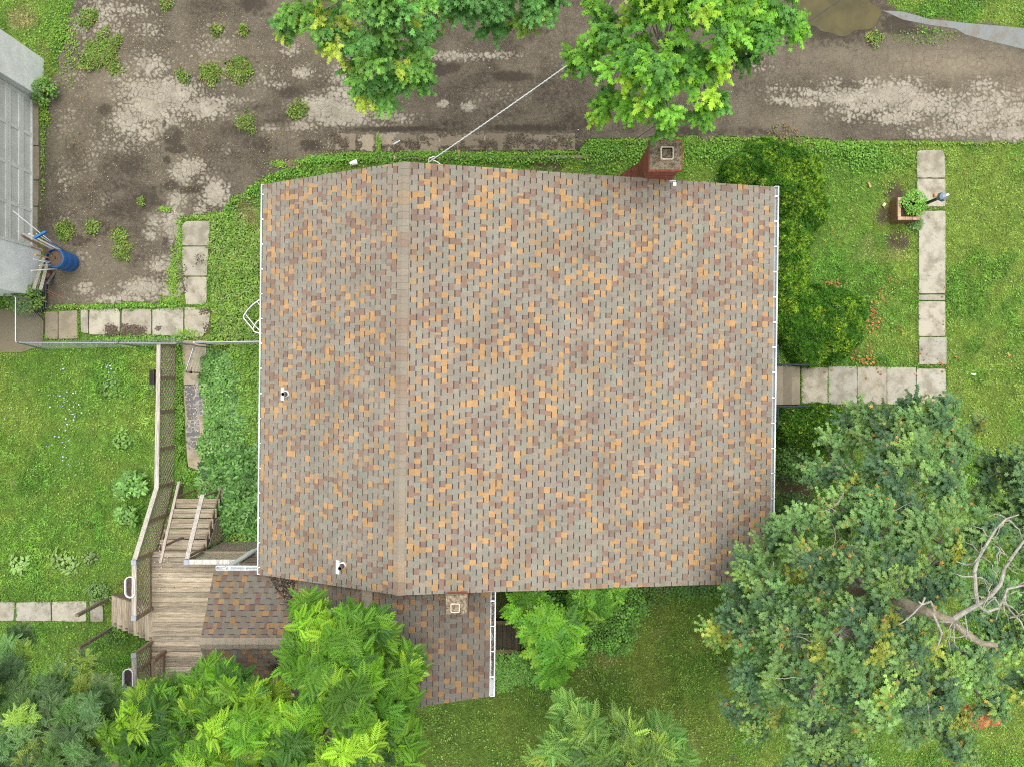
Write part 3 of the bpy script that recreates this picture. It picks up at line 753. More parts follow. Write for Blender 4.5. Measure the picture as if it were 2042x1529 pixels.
# ---- rear addition + porch roofs (shade painted in by darkening the shingle colours)
ROOF_SHADE = 0.62
ZA, ZAe, ZP, ZPe = 5.5, 4.58, 4.64, 3.80
ax = -3.39; skx = lambda y: -SKW * 0 + 0.0127 * (y + 6.0)
rib_t, rib_b = Vector((ax + skx(-4.5), -4.45, ZA)), Vector((ax + skx(-7.66), -7.68, ZA))
ea_t, ea_b = Vector((-.535 + skx(-4.5), -4.45, ZAe)), Vector((-.535 + skx(-7.66), -7.66, ZAe))
kL = .57
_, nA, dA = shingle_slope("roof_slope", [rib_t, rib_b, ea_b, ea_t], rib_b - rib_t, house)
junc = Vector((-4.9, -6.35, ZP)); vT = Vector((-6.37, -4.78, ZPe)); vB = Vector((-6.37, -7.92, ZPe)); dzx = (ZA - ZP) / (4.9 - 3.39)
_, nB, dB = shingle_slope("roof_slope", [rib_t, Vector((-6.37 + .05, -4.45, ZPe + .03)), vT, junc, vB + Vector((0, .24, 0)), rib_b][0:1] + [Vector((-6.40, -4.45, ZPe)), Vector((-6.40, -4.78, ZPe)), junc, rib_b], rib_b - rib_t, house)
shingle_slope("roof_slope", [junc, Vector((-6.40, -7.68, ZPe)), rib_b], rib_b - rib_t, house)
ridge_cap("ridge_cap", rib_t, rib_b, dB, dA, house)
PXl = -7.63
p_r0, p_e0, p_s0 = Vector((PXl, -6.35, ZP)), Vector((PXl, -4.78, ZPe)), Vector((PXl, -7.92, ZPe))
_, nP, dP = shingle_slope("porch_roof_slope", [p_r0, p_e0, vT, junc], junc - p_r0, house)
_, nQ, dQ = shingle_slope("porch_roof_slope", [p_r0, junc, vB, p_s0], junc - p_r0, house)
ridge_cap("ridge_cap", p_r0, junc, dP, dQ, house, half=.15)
gutter("gutter", ea_t, ea_b, (1, -SKW, 0), house, w=.12)
gutter("gutter", Vector((PXl + .05, -4.78, ZPe + .005)), Vector((-6.30, -4.79, ZPe + .005)), (0, 1, 0), house, w=.11, hang=.5)
# addition walls, porch gable + posts
mb = MB(); wall_prism(mb, [(-6.2, 0), (-.8, 0), (-.8, 4.44), (ax, 5.30), (-6.2, 3.75)], -4.5, -7.40, WH, M['siding'], SKW); mb.build("wall", parent=house)
for pz in ((-7.40, -4.78), (-7.40, -7.80)):
    mb = MB(); mb.beam((pz[0], pz[1], 1.62), (pz[0], pz[1], 3.72), .09, .09, (.62, .66, .66), M['paint']); mb.build("porch_post", parent=house)
mb = MB(); mb.tube([(-7.27, -4.72, 3.72), (-7.27, -4.72, 3.3), (-7.25, -4.70, 1.7)], .045, (.66, .70, .70), M['paint'], 8); mb.build("downspout", parent=house)
mb = MB(); mb.beam((-7.40, -4.80, 3.68), (-6.3, -4.80, 3.68), .09, .12, (.6, .6, .57), M['paint']); mb.beam((-7.40, -4.86, 3.68), (-7.40, -7.8, 3.68), .09, .12, (.6, .6, .57), M['paint'])
mb.hull([(-7.44, -4.82, 3.74), (-7.44, -7.88, 3.74), (-7.44, -6.35, 4.50)], [(-7.40, -4.82, 3.74), (-7.40, -7.88, 3.74), (-7.40, -6.35, 4.50)], WH, M['siding']); mb.build("porch_gable", parent=house)

# ---- chimneys
def flue(cx, cy, z, w, parent, h=.16, dark=(.05, .022, .013)):
    def rr(s, zz):
        out = []
        for (sx, sy) in ((1, 1), (-1, 1), (-1, -1), (1, -1)):
            a0 = {(1, 1): 0, (-1, 1): 90, (-1, -1): 180, (1, -1): 270}[(sx, sy)]
            for k in range(5):
                a = math.radians(a0 + 22.5 * k); r = s * .26
                out.append((cx + sx * (s - r) + r * math.cos(a), cy + sy * (s - r) + r * math.sin(a), zz))
        return out
    f = MB(); tile = (.50, .40, .27)
    f.hull(rr(w / 2, z - .1), rr(w / 2, z + h), tile, M['stone'], caps=False)
    a, b = rr(w / 2, z + h), rr(w / 2 * .80, z + h)
    for i in range(len(a)): f.poly([a[i], a[(i + 1) % 20], b[(i + 1) % 20], b[i]], (.62, .52, .40), M['stone'])
    ins = rr(w / 2 * .80, z - 1.3)
    for i in range(20): f.poly([b[i], b[(i + 1) % 20], ins[(i + 1) % 20], ins[i]], dark, M['stone'])
    f.poly(ins, (.02, .015, .01), M['stone'])
    return f.build("flue", parent=parent)
def crown(cx, cy, x0, x1, y0, y1, z, parent, fw):
    """lumpy mortar crown rising towards the flue"""
    n = 22; X, Y = np.meshgrid(np.linspace(x0, x1, n), np.linspace(y0, y1, n)); x, y = X.ravel(), Y.ravel()
    dd = np.maximum(abs(x - cx), abs(y - cy)) - fw / 2
    edge = np.minimum(np.minimum(x - x0, x1 - x), np.minimum(y - y0, y1 - y))
    zz = z + .015 + .06 * np.exp(-np.maximum(dd, 0) / .06) + (fbm(x, y, 14, 3) - .5) * .03 * ssm(0, .03, edge)
    zz = np.where(edge < 1e-6, z - .05, zz)
    i = (np.arange(n - 1)[:, None] * n + np.arange(n - 1)[None]).ravel()
    Fq = np.stack([i, i + 1, i + 1 + n, i + n], 1)
    c = np.tile(np.array([.3, .25, .17]), (n * n, 1))
    return nmesh("mortar_crown", np.stack([x, y, zz], 1), Fq, c, M['mortar'], parent=parent)
# tall chimney on the far gable
mb = MB(); B_ = M['brick']; red = (1, 1, 1)
X0, X1, Y0, Y1 = 3.16, 3.84, 4.88, 5.50
mb.box(((X0 + X1) / 2, (Y0 + Y1) / 2, 4.95), (X1 - X0, Y1 - Y0, 1.66), red, B_)
mb.box(((X0 + X1) / 2, (Y0 + Y1) / 2, 5.69), (X1 - X0 + .05, Y1 - Y0 + .05, .07), red, B_)
mb.box(((X0 + X1) / 2, (Y0 + Y1) / 2, 5.77), (X1 - X0 + .09, Y1 - Y0 + .09, .07), red, B_)
lo = lambda x0, x1, y0, y1, z: [(x0, y0, z), (x1, y0, z), (x1, y1, z), (x0, y1, z)]
mb.hull(lo(X0 - .30, X1 + .02, Y0 - .2, Y1 + .02, 3.2), lo(X0 - .02, X1, Y0, Y1, 4.15), red, B_)
mb.hull(lo(X0 - .30, X1 + .05, Y0 - .2, Y1 + .04, 0), lo(X0 - .30, X1 + .02, Y0 - .2, Y1 + .02, 3.2), red, B_, caps=False)
ch = mb.build("chimney", parent=house); ch["label"] = "taller red brick chimney outside the far gable"
fx, fy = W(1331, 305, 5.98)[:2]
crown(fx, fy, X0 - .05, X1 + .05, Y0 - .05, Y1 + .05, 5.80, ch, .3); flue(fx, fy, 5.82, .30, ch, h=.14)
# flashing scraps
p = onplane(1345, 368, RA, nR); mb = MB(); mb.box((p.x, p.y, p.z + .02), (.08, .09, .012), (.85, .85, .85), M['paint'])
mb.box((p.x - .05, p.y + .07, p.z + .03), (.16, .02, .012), (.8, .8, .8), M['paint']); mb.build("flashing", parent=house)
# small chimney
mb = MB(); X0, X1, Y0, Y1 = -1.47, -1.02, -5.13, -4.74
mb.box(((X0 + X1) / 2, (Y0 + Y1) / 2, 5.3), (X1 - X0, Y1 - Y0, 1.62), red, B_)
mb.box(((X0 + X1) / 2, (Y0 + Y1) / 2, 6.05), (X1 - X0 + .03, Y1 - Y0 + .03, .07), red, B_)
ch2 = mb.build("chimney", parent=house); ch2["label"] = "shorter brick chimney between main roof and lower roof"
fx, fy = W(907, 1214, 6.3)[:2]
crown(fx, fy, X0 - .03, X1 + .03, Y0 - .03, Y1 + .03, 6.10, ch2, .2); flue(fx, fy, 6.12, .205, ch2, h=.10, dark=(.30, .22, .14))
# plumbing vents
for (bx, by, fxp, fyp, hh, col) in ((571, 785, 565, 785, .26, (.10, .11, .12)), (684, 1126, 675, 1130, .30, (.10, .10, .10))):
    p = onplane(bx, by, RA, nL); q = onplane(fxp, fyp, RA, nL)
    v = MB(); e = (RB - RA).normalized()
    for s in (-1,):
        c = [q - e * .16 + dL * .06, q + e * .16 + dL * .06, q + e * .16 - dL * .04, q - e * .16 - dL * .04]
        c = [k + nL * .016 for k in c]
        if (c[1] - c[0]).cross(c[2] - c[0]).dot(nL) < 0: c.reverse()
        v.hull(c, [k + nL * .006 for k in c], (.86, .87, .87), M['paint'])
    v.lathe((p.x, p.y, p.z - .06), [(.085, 0), (.08, .10), (.06, .15)], (.82, .83, .82), M['paint'], 16)
    vo = v.build("vent_flashing", parent=house)
    v = MB(); v.tube([(p.x, p.y, p.z - .05), (p.x, p.y, p.z + hh)], .05, col, M['plastic'], 14)
    v.lathe((p.x, p.y, p.z + hh + .004), [(.036, 0), (.034, -.0)], (.005, .005, .005), M['plastic'], 12, closed=True)
    v.build("vent_pipe", parent=vo)
# leaf litter caught in the roof valley
def litter(name, P, cols, size, label, nrm=None, parent=None, tmpl=OVAL, kind="stuff"):
    n = len(P); th = rng.random(n) * 6.28
    D = np.stack([np.cos(th), np.sin(th), rng.normal(0, .35, n)], 1); Nn = np.stack([rng.normal(0, .5, n), rng.normal(0, .5, n), np.ones(n)], 1)
    v, f, c = scatter(tmpl[0], tmpl[1], P, D, Nn, size * rng.uniform(.6, 1.3, n), cols)
    o = nmesh(name, v, f, c, M['litter']); return setp(o, label, kind=kind)
n = 2600; tri = np.array([list(vT + Vector((.05, .22, 0))), list(Vector((-5.35, -4.72, 0))), list(Vector((-5.55, -5.6, 0)))])
w = rng.dirichlet((1, 1, 1), n); P = w @ tri
def zroof(x, y): return np.maximum(ZP - (ZP - ZPe) / 1.57 * np.abs(y + 6.35), ZA - dzx * (np.abs(x) - 3.39))
P[:, 2] = zroof(P[:, 0], P[:, 1]) + .03 + rng.random(n) * .09
litter("leaf_litter", P, pal([(.10, .075, .055), (.06, .045, .035), (.20, .15, .10), (.03, .025, .02)], n, .25), .055, "brown leaf litter caught in the roof valley beside the rake")
n = 700; P = np.stack([rng.normal(-5.75, .12, n), rng.normal(-7.1, .1, n), np.zeros(n)], 1); P[:, 2] = zroof(P[:, 0], P[:, 1]) + .02 + rng.random(n) * .05
litter("leaf_litter", P, pal([(.05, .04, .03), (.03, .025, .02), (.12, .09, .06)], n, .25), .05, "dark leaf litter in the lower porch valley under the tree")
n = 900; P = np.stack([rng.uniform(-.50, -.42, n), rng.uniform(-7.5, -4.9, n), np.zeros(n) + 4.53 + rng.random(n) * .02], 1)
P = P[vnoise(P[:, 0], P[:, 1], 3, 3) > .35]
litter("leaf_litter", P, pal([(.10, .075, .055), (.05, .04, .03), (.16, .10, .06)], len(P), .25), .035, "dead leaves clogging the gutter of the lower roof")
# small twigs on roof
for (px, py, pl, nn, lab) in ((735, 716, RA, nL, "tiny forked twig lying on the narrow roof slope"), (1256, 718, RA, nR, "small dark forked twig lying on the wide roof slope")):
    p = onplane(px, py, pl, nn) + nn * .03; mb = MB()
    mb.tube([p + Vector((-.05, .06, 0)), p + Vector((.01, .02, .01)), p + Vector((-.01, -.05, .0)), p + Vector((.04, -.09, .01))], .006, (.08, .06, .04), M['bark'], 5)
    mb.tube([p + Vector((.01, .02, .01)), p + Vector((.07, .05, .02))], .005, (.08, .06, .04), M['bark'], 5)
    o = mb.build("twig", origin=p); setp(o, lab, "twig")

# front steps ------------------------------------------------------
st = thing("front_steps", "concrete front steps with black iron railings", "steps", W(1572, 768))
for i, (x0, x1, h) in enumerate([(1583, 1596, .17), (1567, 1583, .34), (1545, 1567, .51)]):
    mb = MB(); X0 = gx(x0) if i else gx(1583); X1 = gx(x1)
    X0 = [5.95 + 2.55, 5.95 + 2.22, 6.3][i]; X1 = [8.84, 8.52, 8.19][i]
    mb.box(((X0 + X1) / 2, (gy(731) + gy(806)) / 2, h / 2), (X1 - X0, 1.15, h), tuple(c * (.95, .62, .85)[i] for c in (.25, .215, .155)), M['concrete']); mb.build("step", parent=st)
for sgn, yy in ((1, gy(731) + .0), (-1, gy(806) - .0)):
    mb = MB(); c = (.05, .07, .08); r = .018; y = yy + sgn * .03
    zt = .95
    mb.tube([(8.75, y, .17), (8.75, y, zt)], r, c, M['metal']); mb.tube([(7.75, y, .5), (7.75, y, zt + .35)], r, c, M['metal'])
    mb.tube([(8.80, y, zt), (7.75, y, zt + .34), (7.72, y, zt + .35)], r * 1.3, c, M['metal']); mb.tube([(8.75, y, .35), (7.75, y, .68)], r * .8, c, M['metal'])
    for k in range(1, 7):
        t = k / 7; mb.tube([(8.75 - t, y, .35 + .33 * t), (8.75 - t, y, zt + .34 * t)], .008, c, M['metal'], 6)
    mb.tube([(7.75, y, zt + .33), (7.75, y + sgn * .55, zt + .33)], r, c, M['metal']); mb.tube([(7.75, y + sgn * .55, .3), (7.75, y + sgn * .55, zt + .33)], r, c, M['metal'])
    mb.build("railing", parent=st)
mb = MB(); mb.box((7.05, gy(768), .30), (1.5, 3.2, .58), (.28, .25, .20), M['concrete']); mb.build("landing", parent=st)

# ================================================================== GARAGE
gar = thing("garage", "white painted garage with a pale panelled overhead door", "garage", W(40, 350))
BX = lambda py: gx(87 - (py - 118) * .0165)
GW = (.90, .93, .91)
def gwall(mb, pa, pb, z0, z1, xoff=0, th=.12, col=GW, mat=None, xa=None):
    A = Vector((BX(pa) + xoff, gy(pa), 0)); B = Vector((BX(pb) + xoff, gy(pb), 0))
    A2 = A - Vector((th, 0, 0)); B2 = B - Vector((th, 0, 0))
    ring = [A, A2, B2, B]
    mb.hull([(p.x, p.y, z0) for p in ring], [(p.x, p.y, z1) for p in ring], col, mat or M['siding'])
mb = MB()
gwall(mb, 118, 196, -.05, 2.75, col=(.90, .93, .92)); gwall(mb, 497, 591, -.05, 2.75, col=(.90, .94, .94)); gwall(mb, 196, 497, 2.25, 2.75)
# side walls going back from the front
for py in (118, 591):
    x = BX(py) - .12; y = gy(py); s = -1 if py == 118 else 1
    mb.hull([(x, y, -.05), (x, y + s * .12, -.05), (x - 6, y + s * .12, -.05), (x - 6, y, -.05)][::s], [(x, y, 2.75), (x, y + s * .12, 2.75), (x - 6, y + s * .12, 2.75), (x - 6, y, 2.75)][::s], GW, M['siding'])
mb.build("wall", parent=gar)
xd = BX(350) - .26
ya, yb = gy(497) + .02, gy(196) - .02
dmb = MB(); dmb.box((xd - .03, (ya + yb) / 2, 1.13), (.05, yb - ya, 2.24), (.62, .65, .61), M['paint'])
door = dmb.build("door", parent=gar)
for r in range(4):
    z0 = .02 + r * .55; z1 = z0 + .53
    dm = MB()
    dm.box((xd + .005, (ya + yb) / 2, z0 + .045), (.03, yb - ya, .09), (.72, .74, .70), M['paint']); dm.box((xd + .005, (ya + yb) / 2, z1 - .045), (.03, yb - ya, .09), (.72, .74, .70), M['paint'])
    for k in range(5):
        yk = ya + (yb - ya) * k / 4; dm.box((xd + .004, yk + (.05 if k == 0 else -.05 if k == 4 else 0), (z0 + z1) / 2), (.028, .10, z1 - z0 - .19), (.72, .74, .70), M['paint'])
    if r == 3:
        for k in range(4):
            yk = ya + (yb - ya) * (k + .5) / 4; dm.box((xd + .0, yk, (z0 + z1) / 2), (.01, (yb - ya) / 4 - .14, .30), (.04, .05, .05), M['plastic'])
    dm.build("door_panel", parent=door)
for yy in (ya - .03, yb + .03):
    dm = MB(); dm.box((BX(350) - .13, yy, 1.1), (.26, .04, 2.3), (.66, .70, .68), M['paint']); dm.build("door_jamb", parent=gar)
dm = MB(); A = BX(118) + .10
dm.hull([(A, gy(100), 2.72), (A - 3.4, gy(100), 4.1), (A - 7, gy(100), 2.72)], [(A - .1, gy(610), 2.72), (A - 3.5, gy(610), 4.1), (A - 7.1, gy(610), 2.72)], (.16, .14, .13), M['shingle'])
gro = dm.build("roof", parent=gar)
gutter("gutter", (A - .05, gy(102), 2.72), (A - .12, gy(608), 2.72), (1, 0, 0), gar, w=.10)

# ================================================================== barrel and lumber
bc = W(141, 524); RBL = .285
bar = thing("barrel", "blue plastic barrel stuffed with lumber and pipes by the garage", "barrel", bc)
mb = MB(); prof = [(.25, 0), (.275, .02), (.285, .08), (.29, .28), (.283, .295), (.29, .31), (.292, .56), (.284, .575), (.291, .59), (.285, .72), (.275, .78), (.262, .795), (.258, .78), (.262, .74), (.27, .1), (.02, .08)]
mb.lathe(bc, prof, (.010, .105, .34), M['plastic'], 40); mb.build("drum", parent=bar, smooth=True); mb = MB(); mb.lathe(bc, [(.02, .74), (.15, .72), (.255, .69)], (.09, .065, .045), M["litter"], 20); mb.build("debris", parent=bar)
def stick(name, label, cat, p0, p1, w, h, col, mat, rnd=False, extra=None, group=None):
    mb = MB()
    if rnd: mb.tube([p0, Vector(p0).lerp(Vector(p1), .5), p1], w / 2, col, mat, 8)
    else: mb.beam(p0, p1, w, h, col, mat, up=(0.3, .6, .5))
    if extra: extra(mb)
    o = mb.build(name, origin=p0); return setp(o, label, cat, group)
def inb(a, r=.2, z=.12): return bc + Vector((r * math.cos(a), r * math.sin(a), z))
wht = (.74, .74, .72); brn = (.22, .15, .10)
G = "lumber and pipes standing in the blue barrel"
def hook(e):
    e = Vector(e)
    return lambda mb: mb.tube([e + Vector((.20, -.24, -.12)), e + Vector((.22, -.2, -.06)), e + Vector((.20, -.17, -.04))], .01, wht, M['paint'], 6)
e1 = W(26, 421, 1.75)
stick("pipe", "longest thin white pipe rising from the blue barrel", "pipe", inb(0.6, .15), e1, .028, .028, wht, M['paint'], True, hook(e1), G)
stick("pipe", "thick white pipe through the middle of the barrel bundle", "pipe", inb(1.2, .2), W(58, 467, 1.5), .05, .05, wht, M['paint'], True, None, G)
stick("trim_strip", "white strip at the right edge of the barrel bundle", "trim strip", inb(1.0, .24), W(73, 467, 1.35), .035, .012, wht, M['paint'], False, None, G)
stick("trim_strip", "white strip lying beside the rough brown board", "trim strip", inb(1.9, .15), W(47, 466, 1.5), .035, .012, wht, M['paint'], False, None, G)
stick("trim_strip", "narrow off white strip just inside the leftmost white one", "trim strip", inb(1.6, .18), W(52, 470, 1.42), .025, .012, (.62, .6, .55), M['paint'], False, None, G)
stick("board", "rough dark brown board, outermost of the barrel bundle", "board", inb(2.6, .2), W(43, 470, 1.4), .09, .04, brn, M['wood_y'], False, None, G)
stick("board", "brown board with torn grain behind the white pipes", "board", inb(2.2, .1), W(60, 492, 1.3), .08, .03, (.26, .19, .13), M['wood_y'], False, None, G)
stick("board", "short orange tan board leaning from the barrel mouth", "board", inb(3.0, .18), W(70, 508, 1.25), .075, .03, (.48, .27, .13), M['wood_y'], False, None, G)
stick("board", "narrow dark stick along the driveway side of the barrel bundle", "board", inb(.8, .25), W(80, 470, 1.2), .03, .02, (.16, .10, .07), M['wood_y'], False, None, G)
stick("board", "short brown offcut sunk in the middle of the barrel", "board", inb(2.8, .05), W(84, 500, 1.1), .06, .03, (.18, .12, .08), M['wood_y'], False, None, G)
stick("pipe", "white pipe pointing to the garage corner, lowest of the bundle", "pipe", inb(4.4, .2), W(62, 540, 1.25), .03, .03, wht, M['paint'], True, None, G)
stick("pipe", "white pipe just above the lowest one, reaching the wall", "pipe", inb(4.0, .2), W(67, 517, 1.25), .026, .026, wht, M['paint'], True, None, G)
stick("trim_strip", "short white strip between the tan board and lower pipes", "trim strip", inb(3.6, .15), W(78, 530, 1.15), .03, .012, (.6, .6, .58), M['paint'], False, None, G)
stick("trim_strip", "white strip across the barrel mouth near the tan board", "trim strip", inb(3.3, .2), W(80, 520, 1.2), .03, .012, (.66, .66, .64), M['paint'], False, None, G)
stick("rod", "orange rod poking out of the blue barrel", "rod", inb(2.2, .12, .5), W(102, 511, 1.02), .022, .022, (.75, .12, .02), M['plastic'], True, None, G)
e2 = W(81, 469, 1.45)
def brush(mb): mb.beam(e2 + Vector((-.17, -.09, 0)), e2 + Vector((.16, .10, 0)), .06, .08, (.01, .12, .36), M['plastic'])
stick("push_broom", "blue headed push broom standing in the barrel", "broom", inb(1.4, .22), e2, .028, .028, (.015, .16, .42), M['plastic'], True, brush, G)
# things between the barrel and the wall
stick("board", "grey plank propped flat along the garage wall", "board", W(88, 512, .05), W(67.5, 577, .9), .085, .04, (.36, .33, .28), M['wood_y'])
stick("board", "second grey plank, nearer the barrel than the wall", "board", W(97, 516, .05), W(81, 578, .85), .085, .04, (.34, .31, .27), M['wood_y'])
stick("board", "short dark grey stick on the ground under the barrel", "board", W(108, 545, .03), W(94, 567, .25), .07, .03, (.15, .16, .15), M['wood_y'])
mb = MB(); c = W(94, 548, .1); mb.lathe(c, [(.05, .05), (.09, .055), (.12, .02), (.125, -.05), (.12, -.08), (.1, -.09)], (.17, .07, .045), M['plastic'], 20, closed=True); o = mb.build("wheel_rim", origin=c, smooth=True); setp(o, "rusty wheel rim tucked behind the blue barrel", "wheel rim")
for i, (a, b, lab) in enumerate([((84, 560), (83, 623), "long black pipe on the ground nearest the garage shrub"), ((88, 562), (87, 618), "black pipe lying second from the garage shrub"), ((92, 560), (91, 612), "short black pipe lying nearest the driveway")]):
    mb = MB(); mb.tube([W(*a, .05), W(*b, .05)], .035, (.025, .027, .03), M['plastic'], 10); o = mb.build("black_pipe", origin=W(*a)); setp(o, lab, "pipe", "black pipes by the garage corner")
for (a, b, lab) in (((84, 573), (125, 594), "longer rusty rod lying on the driveway by black pipes"), ((86, 579), (108, 590), "shorter rusty rod lying beside the black pipes")):
    mb = MB(); mb.tube([W(*a, .06), W(*b, .02)], .012, (.30, .15, .08), M['bark'], 6); o = mb.build("rusty_rod", origin=W(*a)); setp(o, lab, "rod")

# ================================================================== DECK
DZ = 1.60; RZ = 2.55; DX = -10.33
grey = (.39, .335, .25)
deck = thing("deck", "weathered wooden deck with lattice railings and two stairs", "deck", (-8.9, -6.8, 0))
def board_col(k=1.0):
    j = random.uniform(.66, 1.14) * k; t = random.random()
    return (grey[0] * j, grey[1] * j * (1 - .05 * t), grey[2] * j * (1 - .12 * t))
mb = MB(); y = -4.83
while y > -8.9:
    x1 = -6.25 if y > -7.0 else -6.25
    mb.box(((DX + x1) / 2, y - .068, DZ - .018), (x1 - DX, .128, .036), board_col(), M['wood_x']); y -= .143
fl = mb.build("floor_boards", parent=deck)
mb = MB()
for a, b in (((DX, -4.83), (-6.25, -4.83)), ((DX + .02, -4.85), (DX + .02, -8.9)), ((DX, -8.88), (-6.25, -8.88)), ((-6.27, -4.9), (-6.27, -8.88))):
    mb.beam((*a, DZ - .14), (*b, DZ - .14), .04, .2, (.22, .18, .13), M['wood_x'])
for x in (-10.2, -8.9, -7.5):
    for y in (-4.95, -6.9, -8.8): mb.beam((x, y, 0), (x, y, DZ - .04), .09, .09, (.2, .17, .12), M['wood_x'])
mb.build("frame", parent=deck)
def lattice(mb, A, B, zA0, zA1, zB0, zB1, col, step=.155, th=.012, w=.032):
    """diagonal lattice in the vertical plane A->B between heights"""
    A, B = Vector(A), Vector(B); L = (B - A).length; u = (B - A) / L; nn = Vector((-u.y, u.x, 0))
    H = max(zA1 - zA0, zB1 - zB0)
    zl = lambda s: zA0 + (zB0 - zA0) * s / L
    zh = lambda s: zA1 + (zB1 - zA1) * s / L
    for sgn in (1, -1):
        s = -H
        while s < L + H:
            # line z' = (t) with x = s + sgn*t ; clip 0..L
            t0, t1 = 0.0, H
            if sgn > 0: t0 = max(t0, -s); t1 = min(t1, L - s)
            else: t0 = max(t0, s - L); t1 = min(t1, s)
            if t1 - t0 > .04:
                xa, xb = s + sgn * t0, s + sgn * t1
                fa, fb = t0 / H, t1 / H
                pa = A + u * xa; pb = A + u * xb
                za = zl(xa) + (zh(xa) - zl(xa)) * fa; zb = zl(xb) + (zh(xb) - zl(xb)) * fb
                o_ = nn * (.007 * sgn)
                mb.beam(Vector((pa.x, pa.y, za)) + o_, Vector((pb.x, pb.y, zb)) + o_, w, th, tuple(c * random.uniform(.8, 1.1) for c in col), M['wood_y'], up=nn)
            s += step
LC = (.40, .36, .25)
def rail(parent, A, B, z0A, z1A, z0B, z1B, capw=.13, col=(.42, .38, .32), lat=True, posts=(0, 1), pc=(.26, .20, .14), name="railing"):
    A, B = Vector((*A, 0)), Vector((*B, 0)); mb = MB()
    mb.beam(A + Vector((0, 0, z1A)), B + Vector((0, 0, z1B)), capw, .035, col, M['wood_y'])
    r = mb.build(name, parent=parent); mb = MB()
    mb.beam(A + Vector((0, 0, z0A + .1)), B + Vector((0, 0, z0B + .1)), .04, .085, pc, M['wood_y']); mb.build("bottom_rail", parent=r)
    for t in posts:
        p = A.lerp(B, t); pm = MB(); zz0 = z0A + (z0B - z0A) * t; zz1 = z1A + (z1B - z1A) * t
        pm.beam((p.x, p.y, zz0 - .1), (p.x, p.y, zz1 - .02), .088, .088, pc, M['wood_y']); pm.build("post", parent=r)
    if lat:
        lm = MB(); lattice(lm, A, B, z0A + .14, z1A - .02, z0B + .14, z1B - .02, LC); lm.build("lattice_panel", parent=r)
    return r
capm = lambda p, parent: (lambda m: (m.box((p[0], p[1], RZ + .035), (.135, .135, .03), (.30, .33, .36), M['paint']), m.build("post_cap", parent=parent)))(MB())
rail(deck, (DX, -4.86), (DX, -6.45), DZ, RZ, DZ, RZ)
rail(deck, (DX, -7.40), (DX, -8.85), DZ, RZ, DZ, RZ, posts=(0, .35, 1))
rail(deck, (-8.87, -4.87), (-7.45, -4.87), DZ, RZ, DZ, RZ, posts=(0, 1), col=(.55, .53, .47))
for q in ((DX, -4.88), (DX, -6.40), (DX, -7.42), (-8.89, -4.87)): capm(q, deck)
rail(deck, (-9.95, -7.68), (-9.95, -8.85), DZ, 2.3, DZ, 2.3, capw=.06, col=(.24, .17, .11), pc=(.22, .15, .10))
# back stairs (descend towards the path)
ns = 6
stair = MB()
for i in range(ns):
    z = DZ - (i + 1) * DZ / (ns + 1); y = -4.80 + i * .262; xo = .0
    w0, w1 = -10.22 + (i > 3) * .0, -8.86 - (0 if i < ns - 1 else 0)
    if i >= ns - 1: w0 = -9.62
    for k in range(2): stair.box(((w0 + w1) / 2, y + .06 + k * .142, z - .018), (w1 - w0, .134, .036), board_col(.95), M['wood_x'])
so = stair.build("stair_treads", parent=deck)
for x in (-10.2, -8.92):
    mb = MB(); mb.beam((x, -4.86, DZ - .2), (x, -3.1, 0.02), .04, .24, (.2, .16, .11), M['wood_y']); mb.build("stringer", parent=deck)
def handrail(px0, z0, px1, z1, w, col, posts):
    A = W(*px0, z0); B = W(*px1, z1); mb = MB(); mb.beam(A, B, w, .04, col, M['wood_y']); h = mb.build("handrail", parent=deck)
    for (t, zb) in posts:
        p = A.lerp(B, t); pm = MB(); pm.beam((p.x, p.y, zb), (p.x, p.y, p.z - .02), .085, .04, (.22, .17, .12), M['wood_y']); pm.build("post", parent=h)
handrail((357, 960), 1.15, (320, 1122), 2.5, .075, (.40, .34, .28), ((.20, .05), (.80, .9)))
handrail((404, 986), 1.25, (373, 1114), 2.53, .12, (.46, .42, .36), ((.03, .05), (.97, 1.3)))
# lattice skirt under the right side of the back stairs
lm = MB(); lattice(lm, (-8.84, -4.75, 0), (-8.84, -4.05, 0), .05, 1.30, .05, .75, (.30, .26, .18), step=.12); lm.build("lattice_skirt", parent=deck)
lm = MB(); lattice(lm, (-8.8, -4.82, 0), (-7.2, -4.82, 0), .1, 1.4, .1, 1.4, (.26, .24, .17), step=.12); lm.build("lattice_skirt", parent=deck)
# left stairs towards the yard path
mb = MB()
for i in range(7):
    z = DZ - (i + 1) * DZ / 8; x = DX - .02 - i * .275
    for k in range(2): mb.box((x - .07 - k * .140, -6.97, z - .018), (.134, .93, .036), board_col(.95), M['wood_y'])
mb.build("stair_treads", parent=deck)
for y in (-6.50, -7.36):
    mb = MB(); mb.beam((DX, y, DZ - .2), (DX - 1.95, y, 0.02), .04, .22, (.2, .16, .11), M['wood_x']); mb.build("stringer", parent=deck)
for (b, h, lab) in (((220, 1191), 1.7, "bare tall post at the top edge of the left stairs"), ((222, 1252), 1.65, "bare tall post at the bottom edge of the left stairs")):
    p = W(*b); mb = MB(); mb.beam(p, p + Vector((0, 0, h)), .09, .09, (.24, .20, .14), M['wood_y']); o = mb.build("post", parent=deck); o["label"] = lab
